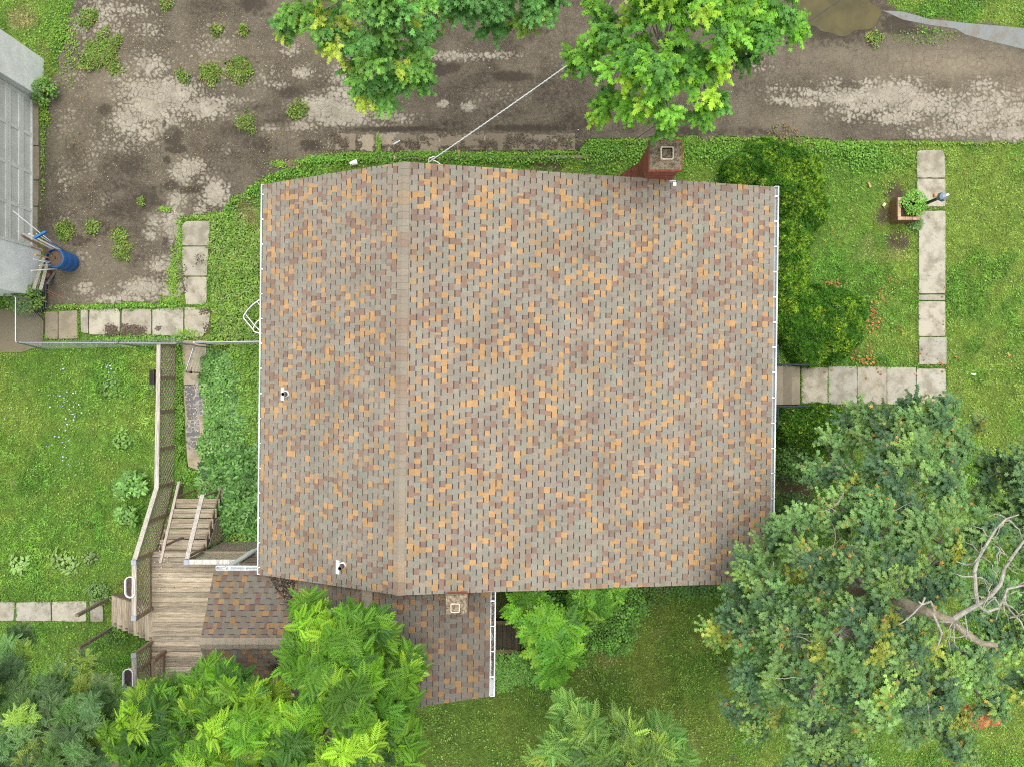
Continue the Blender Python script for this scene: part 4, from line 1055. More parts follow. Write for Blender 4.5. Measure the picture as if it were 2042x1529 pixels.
# planters on the rail
for (px, py, lab) in ((263, 1168, "white oval planter of soil on the upper deck rail"), (259, 1351, "white oval planter of soil on the lower deck rail")):
    c = W(px, py, RZ - .05); t = thing("rail_planter", lab, "planter", (c.x, c.y, RZ - .14), "oval planters on the deck rail")
    mb = MB(); cz = (c.x, c.y, RZ - .14)
    def stad(r, hy, z, n=12):
        out = []
        for sg, a0 in ((1, 0), (-1, 180)):
            for k in range(n + 1):
                a = math.radians(a0 + 180 * k / n); out.append((c.x + r * math.cos(a), c.y + sg * hy + r * math.sin(a), z))
        return out
    z0, z1 = RZ - .14, RZ + .06
    a, b, d_, e_ = stad(.10, .15, z0), stad(.145, .15, z1), stad(.12, .15, z1), stad(.115, .15, z1 - .05)
    mb.hull(a, b, (.78, .79, .80), M['plastic'], caps=False)
    m_ = len(b)
    for i in range(m_): mb.poly([b[i], b[(i + 1) % m_], d_[(i + 1) % m_], d_[i]], (.82, .83, .84), M['plastic']); mb.poly([d_[i], d_[(i + 1) % m_], e_[(i + 1) % m_], e_[i]], (.7, .7, .7), M['plastic'])
    mb.poly(list(reversed(a)), (.7, .7, .7), M['plastic']); mb.build("tub", parent=t)
    mb = MB(); mb.poly(e_, (.075, .055, .045), M['stone']); mb.build("soil", parent=t)
# long lattice fence beside the path
fen = thing("lattice_fence", "long weathered lattice fence between lawn and back path", "fence", W(345, 800))
P0, P1, P2, P3 = (-10.38, gy(690)), (-10.40, gy(818)), (-10.42, -3.05), (DX, -4.82)
rail(fen, P0, P1, 0, 1.10, 0, 1.12, capw=.115, posts=(0, .5, 1), name="fence_panel")
rail(fen, P1, P2, 0, 1.12, 0, 1.15, capw=.125, posts=(.5, 1), col=(.45, .42, .35), name="fence_panel")
rail(fen, P2, P3, 0.02, 1.15, 1.2, 2.53, capw=.13, posts=(.5,), col=(.45, .42, .35), name="fence_panel")
# window box hung on the fence
c = W(307, 752, .9); mb = MB(); mb.box((c.x - .02, c.y, .95), (.13, .46, .13), (.025, .028, .03), M['plastic']); mb.box((c.x - .02, c.y, 1.005), (.10, .42, .03), (.03, .025, .02), M['stone'])
o = mb.build("window_box", origin=c); setp(o, "black planter box hung on the lattice fence", "planter box")

# ================================================================== chain link fences, gate
GM = (.36, .38, .39)
def chain(parent, A, B, z0, z1, name="mesh", lean=Vector((0, 0, 0))):
    A, B = Vector(A), Vector(B); L = (B - A).length; u = (B - A) / L; H = z1 - z0; mb = MB(); step = .10
    for sgn in (1, -1):
        s = -H
        while s < L + H:
            t0, t1 = 0.0, H
            if sgn > 0: t0 = max(t0, -s); t1 = min(t1, L - s)
            else: t0 = max(t0, s - L); t1 = min(t1, s)
            if t1 - t0 > .02:
                pa = A + u * (s + sgn * t0) + Vector((0, 0, z0 + t0)) + lean * (t0 / H); pb = A + u * (s + sgn * t1) + Vector((0, 0, z0 + t1)) + lean * (t1 / H)
                mb.beam(pa, pb, .0032, .0032, (.42, .44, .44), M['metal'])
            s += step
    return mb.build(name, parent=parent)
cf = thing("chain_link_fence", "galvanised chain link fence above the left lawn", "fence", W(200, 694))
z = 1.2; top0, top1 = W(36, 683, z), W(353, 685, z)
ba, bb = Vector((top0.x, gy(696), 0)), Vector((top1.x, gy(688), 0))
mb = MB(); mb.tube([top0, top0.lerp(top1, .5) + Vector((0, 0, -.02)), top1], .021, GM, M['metal'], 10); mb.build("top_rail", parent=cf)
for t in (0, .63, 1):
    b0 = ba.lerp(bb, t); t0 = top0.lerp(top1, t); mb = MB(); mb.tube([b0, t0 + Vector((0, 0, .05))], .026, GM, M['metal'], 10); mb.lathe(t0 + Vector((0, 0, .05)), [(.03, 0), (.02, .03), (.004, .04)], GM, M['metal'], 10); mb.build("post", parent=cf)
ln = (top0 - ba); ln.z = 0; ln.x = 0
chain(cf, ba, bb, .02, 1.18, lean=ln)
cf2 = thing("chain_link_fence", "short chain link return running from fence corner to garage", "fence", W(60, 640))
t2, t3 = W(31, 592, z), W(31, 682, z)
mb = MB(); mb.tube([t2, t3], .021, GM, M['metal'], 10); mb.build("top_rail", parent=cf2)
mb = MB(); mb.tube([(t2.x, t2.y, 0), t2 + Vector((0, 0, .04))], .026, GM, M['metal'], 10); mb.build("post", parent=cf2)
chain(cf2, (t2.x, t2.y, 0), (t3.x, t3.y, 0), .02, 1.18)
cf3 = thing("chain_link_fence", "short chain link section between the open gate and house", "fence", W(460, 690))
t4, t5 = W(388, 683, z), W(519, 681, z)
mb = MB(); mb.tube([t4, t5], .021, (.45, .47, .49), M['metal'], 10); mb.build("top_rail", parent=cf3)
for q in (t4, Vector((-6.6, t5.y, t5.z))): mb = MB(); mb.tube([(q.x, q.y, 0), q + Vector((0, 0, .05))], .028, GM, M['metal'], 10); mb.build("post", parent=cf3)
chain(cf3, (t4.x, t4.y, 0), (-6.5, t5.y, 0), .02, 1.18)
gt = thing("chain_link_gate", "open chain link gate standing over the back path", "gate", (-9.3, 1.15, 0))
h0, h1 = Vector((-9.31, 1.10, 0)), Vector((-9.56, .33, 0)); mb = MB(); z0, z1 = .08, 1.18; R = .07
u = (h1 - h0).normalized(); up = Vector((0, 0, 1))
loop = [h0 + up * z0, h0 + up * (z1 - R), h0 + u * R + up * z1, h1 - u * R + up * z1, h1 + up * (z1 - R), h1 + up * (z0 + R), h1 - u * R + up * z0, h0 + u * R + up * z0, h0 + up * (z0 + .02)]
mb.tube(loop, .02, (.34, .34, .35), M['metal'], 8); mb.build("gate_frame", parent=gt)
mb = MB(); mb.box((h1.x, h1.y, .85), (.05, .08, .1), (.05, .05, .05), M['metal']); mb.tube([h1 + up * .86 + u * .02, h1 + up * .86 - u * .15], .012, (.1, .1, .1), M['metal'], 6); mb.build("latch", parent=gt)
chain(gt, h0, h1, z0, z1, name="mesh")

# white tube frame by the eave
zf = .75; pts = lambda l, z_: [W(a, b, z_) for a, b in l]
fr = thing("metal_chair_frame", "white tubular metal chair frame lying on the grass by the eave", "chair frame", W(505, 635))
WC = (.80, .80, .80)
mb = MB(); mb.tube(pts([(530, 590), (518, 598), (505, 607), (493, 619), (486, 630), (486, 635), (491, 641), (505, 658), (507, 662), (518, 665), (532, 666)], .35), .018, WC, M['paint'], 8); mb.build("outer_tube", parent=fr)
mb = MB(); mb.tube(pts([(489, 626), (504, 645), (518, 660), (530, 672)], .30), .014, WC, M['paint'], 8); mb.build("cross_tube", parent=fr)
mb = MB(); mb.tube(pts([(504, 657), (508, 648), (513, 641), (530, 630)], .40), .014, WC, M['paint'], 8); mb.build("cross_tube", parent=fr)
mb = MB(); mb.tube(pts([(512, 601), (518, 609), (530, 620)], .33), .012, WC, M['paint'], 8); mb.tube(pts([(491, 638), (502, 642), (520, 647), (532, 652)], .2), .010, WC, M['paint'], 8); mb.build("cross_tube", parent=fr)

# mats on the path
def mat_obj(c, ang, wpx, hpx, lab, dark, seed):
    p = W(*c, .06); w, h = wpx * CH / F, hpx * CH / F; mb = MB(); nx, ny = max(4, int(w / .036)), max(6, int(h / .036)); r_ = random.Random(seed)
    cs, sn = math.cos(ang), math.sin(ang)
    mb.box((p.x, p.y, .052), (w, h, .008), (.10, .095, .09), M['plastic'], rz=ang)
    for i in range(nx):
        for j in range(ny):
            if (abs(j - ny / 2) < 1.2) or (abs(i - nx / 2) < .8 and j % 3): continue
            x, y = (i + .5) / nx * w - w / 2, (j + .5) / ny * h - h / 2
            k = .50 if r_.random() > dark else .20
            mb.box((p.x + x * cs - y * sn, p.y + x * sn + y * cs, .059), (w / nx * .62, h / ny * .62, .006), (k, k * .9, k * .82), M['stone'], rz=ang)
    o = mb.build("door_mat", origin=p); return setp(o, lab, "door mat", "patterned mats on the back path")
mat_obj((380, 802), .10, 20, 68, "darker patterned mat lying on the upper part of the path", .65, 1)
mat_obj((398, 795), .05, 17, 66, "pale patterned mat overlapping the darker mat", .15, 2)
mat_obj((385, 866), .10, 27, 56, "lowest pale patterned mat, just above the deck stairs", .2, 3)

# ================================================================== planter + mailbox post
pl = thing("brick_planter", "square brick planter holding a bushy green plant by the sidewalk", "planter", W(1805, 420))
X0, X1, Y0, Y1, H = (1790 - 1021) * 21.55 / F, (1834 - 1021) * 21.55 / F, (764.5 - 439) * 21.55 / F, (764.5 - 394) * 21.55 / F, .45
mb = MB()
def ringwall(mb, X0, X1, Y0, Y1, t, z0, z1, col, mat):
    mb.box(((X0 + X1) / 2, Y0 + t / 2, (z0 + z1) / 2), (X1 - X0, t, z1 - z0), col, mat); mb.box(((X0 + X1) / 2, Y1 - t / 2, (z0 + z1) / 2), (X1 - X0, t, z1 - z0), col, mat)
    mb.box((X0 + t / 2, (Y0 + Y1) / 2, (z0 + z1) / 2), (t, Y1 - Y0 - 2 * t, z1 - z0), col, mat); mb.box((X1 - t / 2, (Y0 + Y1) / 2, (z0 + z1) / 2), (t, Y1 - Y0 - 2 * t, z1 - z0), col, mat)
ringwall(mb, X0, X1, Y0, Y1, .1, 0, H - .05, (1, 1, 1), M['planter_brick']); mb.build("planter_wall", parent=pl)
mb = MB(); bx = [(.44, .27, .17), (.50, .21, .13), (.46, .33, .20), (.42, .28, .18)]
t = .095
for (a, b, c, d) in ((X0, Y0, X1, Y0 + t), (X0, Y1 - t, X1, Y1), (X0, Y0 + t, X0 + t, Y1 - t), (X1 - t, Y0 + t, X1, Y1 - t)):
    L = max(c - a, d - b); k = 3
    for i in range(k):
        f0, f1 = i / k + .01, (i + 1) / k - .01
        if c - a > d - b: q = (a + (c - a) * f0, b, a + (c - a) * f1, d)
        else: q = (a, b + (d - b) * f0, c, b + (d - b) * f1)
        mb.box(((q[0] + q[2]) / 2, (q[1] + q[3]) / 2, H - .02), (q[2] - q[0], q[3] - q[1], .06), random.choice(bx), M['stone'])
mb.build("coping", parent=pl)
mb = MB(); mb.box(((X0 + X1) / 2, (Y0 + Y1) / 2, H - .12), (X1 - X0 - .2, Y1 - Y0 - .2, .06), (.05, .04, .03), M['stone']); mb.build("soil", parent=pl)
# mailbox on its post
b0 = W(1829, 414, .05)
mail = thing("mailbox_post", "black post with small grey mailbox at the brick planter's sidewalk corner", "mailbox", (b0.x, b0.y, 0))
mb = MB(); mb.beam((b0.x, b0.y, 0), (b0.x, b0.y, 1.15), .07, .07, (.02, .035, .03), M['paint']); mb.build("post", parent=mail)
mb = MB(); mb.box((b0.x + .02, b0.y + .0, 1.27), (.20, .17, .18), (.10, .16, .20), M['paint'], rz=-.45); mb.hull([(b0.x - .07, b0.y - .10, 1.36), (b0.x + .12, b0.y - .06, 1.36), (b0.x + .10, b0.y + .1, 1.36), (b0.x - .09, b0.y + .06, 1.36)], [(b0.x - .03, b0.y - .05, 1.41), (b0.x + .07, b0.y - .03, 1.41), (b0.x + .06, b0.y + .05, 1.41), (b0.x - .04, b0.y + .03, 1.41)], (.22, .27, .33), M['paint'])
bxo = mb.build("box", parent=mail)
mb = MB(); mb.box((b0.x - .09, b0.y + .09, 1.10), (.05, .10, .10), (.55, .26, .05), M['paint']); mb.build("flag", parent=bxo)
mb = MB(); mb.box((b0.x + .10, b0.y + .03, 1.40), (.09, .06, .05), (.85, .86, .86), M['paint'], rz=.4); mb.build("paper", parent=bxo)

# wooden hatch by the lower roof
hat = thing("cellar_hatch", "dark rotting wooden hatch beside the lower roof gutter", "hatch", W(1012, 1268))
mb = MB(); 
for i in range(6):
    x = gx(989 + i * 8.7); mb.box((x, gy(1268), .30), (.125, 1.0, .035), (.055, .045, .028), M['wood_y'])
mb.build("lid_boards", parent=hat)
mb = MB()
for (a, b) in (((985, 1240), (1032, 1240)), ((985, 1297), (1032, 1297))): mb.beam(W(*a, .34), W(*b, .34), .10, .06, (.13, .10, .055), M['wood_x'])
mb.beam(W(1030, 1242, .34), W(1030, 1295, .34), .07, .05, (.10, .08, .05), M['wood_y'])
mb.box((gx(1009), gy(1268), .12), (.75, .95, .26), (.05, .04, .03), M['wood_y']); mb.build("hatch_frame", parent=hat)
mb = MB(); c = W(1056, 1271, .2); mb.box(c, (.2, .2, .1), (.09, .06, .04), M['wood_y'], rz=.2); o = mb.build("wood_block", origin=c); setp(o, "small brown wood block beside the dark hatch", "wood block")
mb = MB(); mb.tube([W(1015, 1165, 1.6), W(1018, 1180, 1.5), W(1022, 1192, 1.3), W(1029, 1200, 1.0)], .016, (.05, .42, .36), M['plastic'], 8)
mb.tube([W(1048, 1160, 1.2), W(1052, 1176, 1.2), W(1058, 1186, .9), W(1070, 1190, .5)], .016, (.05, .42, .36), M['plastic'], 8)
o = mb.build("garden_hose", origin=W(1020, 1180)); setp(o, "teal garden hose hanging beside the lower roof", "hose")

# cables ----------------------------------------------------------
def sag(a, b, s, n=24): return [a.lerp(b, i / n) + Vector((0, 0, -s * 4 * (i / n) * (1 - i / n))) for i in range(n + 1)]
A = W(853, 325, 5.72); Bq = W(1140, 113, 7.2); C_ = A + (Bq - A) * 3.2
mb = MB(); L = sag(A, C_, .35, 60); mb.tube(L, .011, (.50, .52, .50), M['plastic'], 8)
tw = [p + Vector((.014 * math.cos(i * 1.9), .014 * math.sin(i * 1.9), .012 * math.sin(i * 1.9))) for i, p in enumerate(sag(A, C_, .35, 400))]
mb.tube(tw, .008, (.40, .42, .40), M['plastic'], 6)
mb.tube([A + Vector((.0, 0, 0)), A + Vector((.10, .06, .02)), A + Vector((.22, .02, 0)), A + Vector((.32, -.06, -.04))], .012, (.6, .62, .6), M['plastic'], 8)
mb.tube([A + Vector((0, -.05, -.1)), A + Vector((.03, .09, .03)), A + Vector((.16, .13, .05))], .012, (.65, .66, .65), M['plastic'], 8)
o = mb.build("service_cable", origin=A); setp(o, "pale twisted service cable running from the roof to the trees", "cable")
A = W(1172, 341, 4.9); Bq = W(1311, 246, 5.7); C_ = A + (Bq - A) * 5
mb = MB(); mb.tube(sag(A, C_, .2, 40), .008, (.05, .055, .06), M['plastic'], 6); o = mb.build("phone_cable", origin=A); setp(o, "thin black cable running from the roof past the tall chimney", "cable")

n = 260; P = np.stack([np.concatenate([rng.normal(-10.0, .16, n // 2), rng.uniform(-10.2, -7, n // 2)]), np.concatenate([rng.normal(-5.3, .5, n // 2), rng.uniform(-8.6, -5, n // 2)]), np.full(n, DZ + .01)], 1)
litter("deck_litter", P, pal([(.10, .07, .05), (.5, .45, .36), (.3, .22, .1), (.6, .62, .6)], n, .2), .035, "dead leaves and crumbs scattered on the deck boards")
# small litter ------------------------------------------------------
mb = MB(); p = W(706, 325, .10); mb.tube([p + Vector((-.12, -.03, -.02)), p + Vector((0, 0, 0)), p + Vector((.10, .03, 0))], [.06, .075, .085], (.72, .72, .73), M['plastic'], 14); o = mb.build("paper_cup", origin=p); setp(o, "crushed white cup in the grass above the roof edge", "cup")
def flat(pxs, z, th, col, name, lab, cat, mat=None):
    P = [W(a, b, 0) for a, b in pxs]; mb = MB(); ar = sum(P[i].x * P[(i + 1) % len(P)].y - P[(i + 1) % len(P)].x * P[i].y for i in range(len(P)))
    if ar < 0: P.reverse()
    mb.hull([(q.x, q.y, z) for q in P], [(q.x, q.y, z + th) for q in P], col, mat or M['stone']); o = mb.build(name, origin=P[0]); return setp(o, lab, cat)
flat([(571, 325), (582, 322), (600, 330), (586, 340), (577, 338)], .05, .05, (.14, .09, .07), "flat_stone", "brown flat stone in the grass by the roof corner", "stone")
flat([(786, 312), (789, 311), (790, 319), (786, 320)], .08, .03, (.45, .33, .25), "stone_chip", "small tan stone chip beside the edging stones", "stone")
flat([(913, 303), (917, 302), (918, 315), (914, 314)], .08, .03, (.38, .18, .10), "brick_chip", "orange brick chip standing in the kerb grass", "brick chip")
flat([(1729, 366), (1732, 364), (1736, 374), (1732, 376)], .05, .02, (.62, .34, .2), "wood_chip", "orange wood chip lying on the front lawn", "wood chip", M['wood_y'])
flat([(1757, 411), (1762, 405), (1766, 408), (1761, 414)], .03, .03, (.6, .48, .32), "brick_piece", "pale brick piece on bare soil left of the planter", "brick piece")
flat([(784, 287), (797, 280), (799, 282), (786, 290)], .02, .01, (.20, .23, .24), "metal_strip", "grey metal strip lying across the driveway kerb slabs", "metal strip", M['metal'])
flat([(1933, 744), (1943, 745), (1942, 749), (1934, 747)], .06, .01, (.62, .6, .5), "paper_scrap", "pale paper scrap alone on the right lawn", "paper", M['paint'])
def crumbs(spots, label, z, col=[(.115, .09, .062), (.085, .066, .047), (.14, .112, .08)]):
    P = np.concatenate([np.stack([gx(a) + (rng.random(k) * 2 - 1) ** 1 * rx * CH / F * rng.uniform(.5, 1.1, k), gy(b) + (rng.random(k) * 2 - 1) * ry * CH / F * rng.uniform(.5, 1.1, k), z + rng.random(k) * .012], 1) for a, b, rx, ry, k in spots])
    P = P[vnoise(P[:, 0], P[:, 1], 7, 19) > .30]
    litter("soil_crumbs", P, pal(col, len(P), .12), .040, label, tmpl=ROUND)
crumbs([(250, 660, 40, 12, 1300), (235, 656, 22, 10, 500), (275, 662, 20, 10, 400), (318, 655, 8, 5, 70), (410, 622, 12, 12, 160), (415, 655, 8, 12, 90), (370, 560, 6, 30, 90), (400, 520, 12, 14, 60)], "dark soil washed over the cross path slabs", .052)
crumbs([(684, 288, 12, 14, 380), (717, 286, 6, 16, 260), (668, 278, 14, 14, 300), (770, 296, 30, 7, 420), (812, 290, 26, 12, 520), (845, 292, 16, 9, 260), (850, 274, 14, 8, 160), (905, 297, 34, 6, 360), (950, 288, 40, 10, 560), (1000, 292, 34, 11, 560), (1030, 276, 24, 10, 400), (1070, 290, 36, 12, 700), (1120, 284, 30, 14, 640), (890, 270, 22, 4, 100), (690, 302, 60, 3, 200)], "dark mud washed over the sunken kerb slabs", .014)
n = 120   # white specks of rubbish and pale pebbles over drive and lawn
P = np.stack([rng.uniform(-13.5, 15.5, n), rng.uniform(-11, 11.5, n), np.full(n, .04)], 1)
P = P[~((P[:, 0] > -10.4) & (P[:, 0] < 6.8) & (P[:, 1] < 5.4) & (P[:, 1] > -8))]
litter("pebbles", P, pal([(.6, .58, .55), (.5, .42, .3), (.35, .2, .14)], len(P), .1), .035, "pale pebbles and scraps scattered over driveway and lawn", tmpl=ROUND)
n = 5200  # tiny yellow leaflets fallen on the drive
P = np.stack([rng.uniform(-14.0, -5.5, n), rng.uniform(3.0, 11.5, n), np.full(n, .02)], 1)
P = P[inpoly(P[:, 0], P[:, 1], DRIVE) & (vnoise(P[:, 0], P[:, 1], .6, 4) > .35)]
litter("fallen_leaflets", P, pal([(.42, .33, .12), (.30, .22, .09), (.5, .45, .25)], len(P), .2), .022, "tiny yellow leaflets scattered over the left half of the driveway", tmpl=ROUND)
# orange fallen maple leaves on the front lawn
OR = [(1655, 568, 12, 4, 26), (1735, 625, 6, 16, 30), (1742, 650, 10, 12, 26), (1715, 710, 14, 12, 40), (1730, 720, 12, 6, 16), (1770, 560, 10, 3, 10), (1755, 590, 6, 6, 8), (1700, 590, 8, 8, 8), (1790, 660, 12, 6, 5), (1885, 725, 10, 8, 10), (1840, 712, 10, 8, 6), (1905, 712, 6, 2, 4),
      (2010, 712, 3, 4, 3), (1700, 808, 20, 2, 7), (1840, 796, 18, 3, 14), (1870, 804, 20, 2, 8), (1990, 340, 40, 30, 4), (1690, 430, 60, 60, 10), (1660, 690, 20, 10, 10), (1880, 640, 4, 40, 6), (1700, 745, 60, 3, 8)]
P = np.concatenate([np.stack([gx(rng.normal(a, c, k)), gy(rng.normal(b, d, k)), np.full(k, .075)], 1) for a, b, c, d, k in OR])
litter("fallen_leaves", P, pal([(.36, .15, .05), (.28, .12, .045), (.42, .22, .08)], len(P), .2), .055, "orange fallen maple leaves on the front lawn", tmpl=MAPLE)

# ================================================================== VEGETATION
HOUSEP = [(-6.3, 4.95), (6.5, 4.9), (6.4, -4.9), (-.5, -4.9), (-.5, -7.6), (-6.3, -7.6)]
SLABS = [pp(q) for q in ([(364, 441), (420, 441), (415, 610), (366, 610)], [(92, 618), (415, 612), (418, 670), (92, 678)], [(366, 678), (412, 678), (410, 935), (374, 935)], [(-300, 1199), (208, 1197), (208, 1238), (-300, 1238)],
         [(1560, 731), (1887, 731), (1887, 806), (1560, 806)], [(1828, 301), (1883, 301), (1884, 413), (1828, 413)], [(1831, 421), (1884, 421), (1886, 727), (1831, 727)], [(-60, 618), (84, 618), (84, 694), (-60, 700)], [(66, 200), (78, 200), (77, 500), (64, 500)])]
GARP = pp([(-500, 100), (87, 118), (79, 591), (-500, 600)])
PUDP = [(gx(a), gy(b)) for a, b in pud]
HATP = pp([(985, 1185), (1050, 1185), (1050, 1300), (985, 1300)])
def lawn_ok(x, y, edge=.07):
    wx = x + (vnoise(x, y, 9, 41) - .5) * edge * 2; wy = y + (vnoise(x, y, 9, 43) - .5) * edge * 2
    dx = x + (vnoise(x, y, 2.5, 31) - .5) * .30; dy = y + (vnoise(x, y, 2.5, 33) - .5) * .22
    ok = ~(inpoly(dx, dy, DRIVE) & ~inpoly(wx, wy, GRASS_TR) & ~inpoly(wx, wy, GRASS_TR2))
    for s in SLABS: ok &= ~inpoly(wx, wy, s)
    ok &= ~inpoly(wx, wy, WALK_TR)
    for s in (HOUSEP, GARP, PUDP, HATP): ok &= ~inpoly(x, y, s)
    return ok
def grass_patch(n, x0, x1, y0, y1, okf, L=(.045, .095), name="grass", label="", tall=None, colmul=1.0, wd=1.0):
    x = rng.uniform(x0, x1, n); y = rng.uniform(y0, y1, n); k = okf(x, y); x, y = x[k], y[k]
    c, c2, soil, dry, lush = lawn_color(x, y)
    k = rng.random(len(x)) > soil * .92; x, y, c, lush, dry = x[k], y[k], c[k], lush[k], dry[k]
    n = len(x); th = rng.random(n) * 6.28 + 2.0 * vnoise(x, y, 1.5, 6); el = rng.uniform(.15, 1.1, n)
    D = np.stack([np.cos(th) * np.cos(el), np.sin(th) * np.cos(el), np.sin(el)], 1)
    Nn = np.stack([-np.cos(th) * np.sin(el) + rng.normal(0, .3, n), -np.sin(th) * np.sin(el) + rng.normal(0, .3, n), np.cos(el)], 1)
    Ln = rng.uniform(L[0], L[1], n) * (1 + .55 * lush) * (1 if tall is None else tall(x, y))
    br = np.clip(rng.normal(1.0, .25, (n, 1)), .35, 2.0) * (.72 + .62 * ssm(.25, .75, fbm(x, y, 5.5, 91, 3)))[:, None]
    C = np.clip(c * br * colmul * 1.25, .003, .8)
    pr = rng.random(n) < .05; C[pr] = C[pr] * np.array([1.5, 1.3, 1.4])
    T = BLADE[0].copy(); T[:, 1] *= 1.9 * wd
    v, f, cc = scatter(T, BLADE[1], np.stack([x, y, np.zeros(n) - .01], 1), D, Nn, Ln, C)
    o = nmesh(name, v, f, cc, M['grass']); return setp(o, label, kind="stuff")
def tallf(x, y):
    t = 1 + 1.0 * blobs(x, y, [(250, 740, 60, 60, 1), (290, 800, 30, 60, 1), (455, 600, 50, 90, .9), (440, 540, 30, 60, .8), (60, 1100, 90, 90, .4), (470, 350, 60, 30, .7), (700, 320, 200, 12, .4), (1300, 310, 150, 25, .5)])
    return t
grass_patch(640000, -17.5, 17.5, -13.5, 13.5, lawn_ok, label="rough green lawn grass around the house", tall=tallf)
# low broad-leaved weeds and clover mixed in the turf
def clover(n, okf, size, cols, label, name="clover", zmax=.07, regions=None, tmpl=ROUND):
    if regions: 
        i = rng.integers(0, len(regions), n); R = np.array([r[:4] for r in regions], float)[i]
        x = gx(rng.normal(R[:, 0], R[:, 2] * .6)); y = gy(rng.normal(R[:, 1], R[:, 3] * .6))
    else: x = rng.uniform(-17, 17, n); y = rng.uniform(-13, 13, n)
    k = okf(x, y); x, y = x[k], y[k]
    k = fbm(x, y, 1.6, 61) > .47 if not regions else np.ones(len(x), bool); x, y = x[k], y[k]; n = len(x)
    th = rng.random(n) * 6.28; D = np.stack([np.cos(th), np.sin(th), rng.normal(.1, .3, n)], 1); Nn = np.stack([rng.normal(0, .35, n), rng.normal(0, .35, n), np.ones(n)], 1)
    v, f, c = scatter(tmpl[0], tmpl[1], np.stack([x, y, rng.uniform(.02, zmax, n)], 1), D, Nn, size * rng.uniform(.6, 1.4, n), pal(cols, n, .2))
    o = nmesh(name, v, f, c, M['grass']); return setp(o, label, kind="stuff")
clover(70000, lawn_ok, .045, [(.16, .31, .05), (.22, .36, .08), (.12, .25, .045), (.27, .36, .10)], "low clover and broad leaved weeds in the turf")
clover(16000, lawn_ok, .055, [(.14, .31, .035), (.19, .36, .06), (.10, .22, .03)], "leafy green weeds along the edges of the turf", name="weeds", zmax=.14,
       regions=[(560, 345, 60, 10), (700, 318, 90, 8), (860, 312, 120, 5), (1000, 318, 120, 8), (620, 318, 40, 8), (1260, 310, 80, 25), (1430, 310, 80, 25), (480, 370, 40, 20), (450, 420, 20, 50), (1750, 320, 70, 20), (1690, 300, 60, 12),
                (340, 560, 8, 60), (270, 612, 60, 5), (180, 612, 60, 4), (350, 700, 10, 60), (352, 880, 12, 60), (365, 940, 20, 20), (320, 675, 60, 6), (240, 676, 40, 5), (60, 612, 25, 15), (1200, 300, 40, 12)])
# drive edge growth that creeps over the asphalt
def near_edge(x, y): return np.ones(len(x), bool)
clover(8000, near_edge, .045, [(.15, .30, .035), (.22, .34, .06)], "weeds creeping through the joints of the driveway edge", name="weeds", zmax=.07,
       regions=[(350, 540, 7, 50), (345, 560, 9, 40), (360, 480, 5, 40), (270, 610, 70, 3), (150, 612, 50, 3), (340, 600, 20, 6), (400, 434, 30, 3), (755, 290, 3, 14), (720, 308, 60, 3), (860, 306, 60, 3), (980, 308, 80, 3), (1110, 305, 40, 3), (375, 665, 20, 5), (280, 672, 40, 3), (405, 612, 10, 4), (1700, 285, 150, 2), (1500, 278, 80, 3), (1900, 287, 140, 3), (1820, 288, 180, 3), (1250, 282, 80, 3), (140, 100, 20, 60), (120, 60, 30, 50), (87, 300, 4, 90), (90, 220, 8, 40), (330, 418, 8, 3), (570, 328, 30, 6)])
clover(5200, near_edge, .04, [(.12, .27, .03), (.18, .33, .05), (.09, .20, .025)], "grass blades creeping over slab edges and joints", name="edge_grass", zmax=.09, tmpl=SLIM,
       regions=[(1827, 450, 2, 150), (1885, 520, 2, 200), (1857, 417, 30, 3), (1828, 640, 2, 80), (1730, 731, 120, 2), (1720, 807, 120, 2), (1857, 730, 30, 3), (1888, 770, 2, 40), (364, 520, 3, 80), (419, 500, 3, 60), (416, 580, 3, 30), (400, 610, 20, 3), (200, 618, 110, 3), (350, 616, 60, 3), (240, 675, 130, 4), (159, 648, 3, 26), (414, 760, 3, 60), (367, 820, 3, 90), (100, 1199, 110, 2), (100, 1238, 110, 2), (177, 1218, 3, 20), (33, 1218, 2, 18), (1650, 768, 1, 30), (1598, 770, 2, 30)])
# blue and yellow wild flowers
FL = [(150, 812, 14, 18, 26), (128, 870, 10, 12, 10), (135, 915, 4, 6, 5), (220, 735, 6, 5, 8), (465, 585, 5, 3, 3), (467, 735, 8, 12, 7), (495, 765, 5, 10, 4), (105, 895, 3, 5, 3), (60, 800, 60, 60, 10)]
P = np.concatenate([np.stack([gx(rng.normal(a, c, k)), gy(rng.normal(b, d, k)), np.full(k, .14)], 1) for a, b, c, d, k in FL])
litter("wild_flowers", P, pal([(.45, .5, .85), (.55, .6, .9)], len(P), .08), .045, "small pale blue wild flowers dotting the left lawn", tmpl=ROUND)

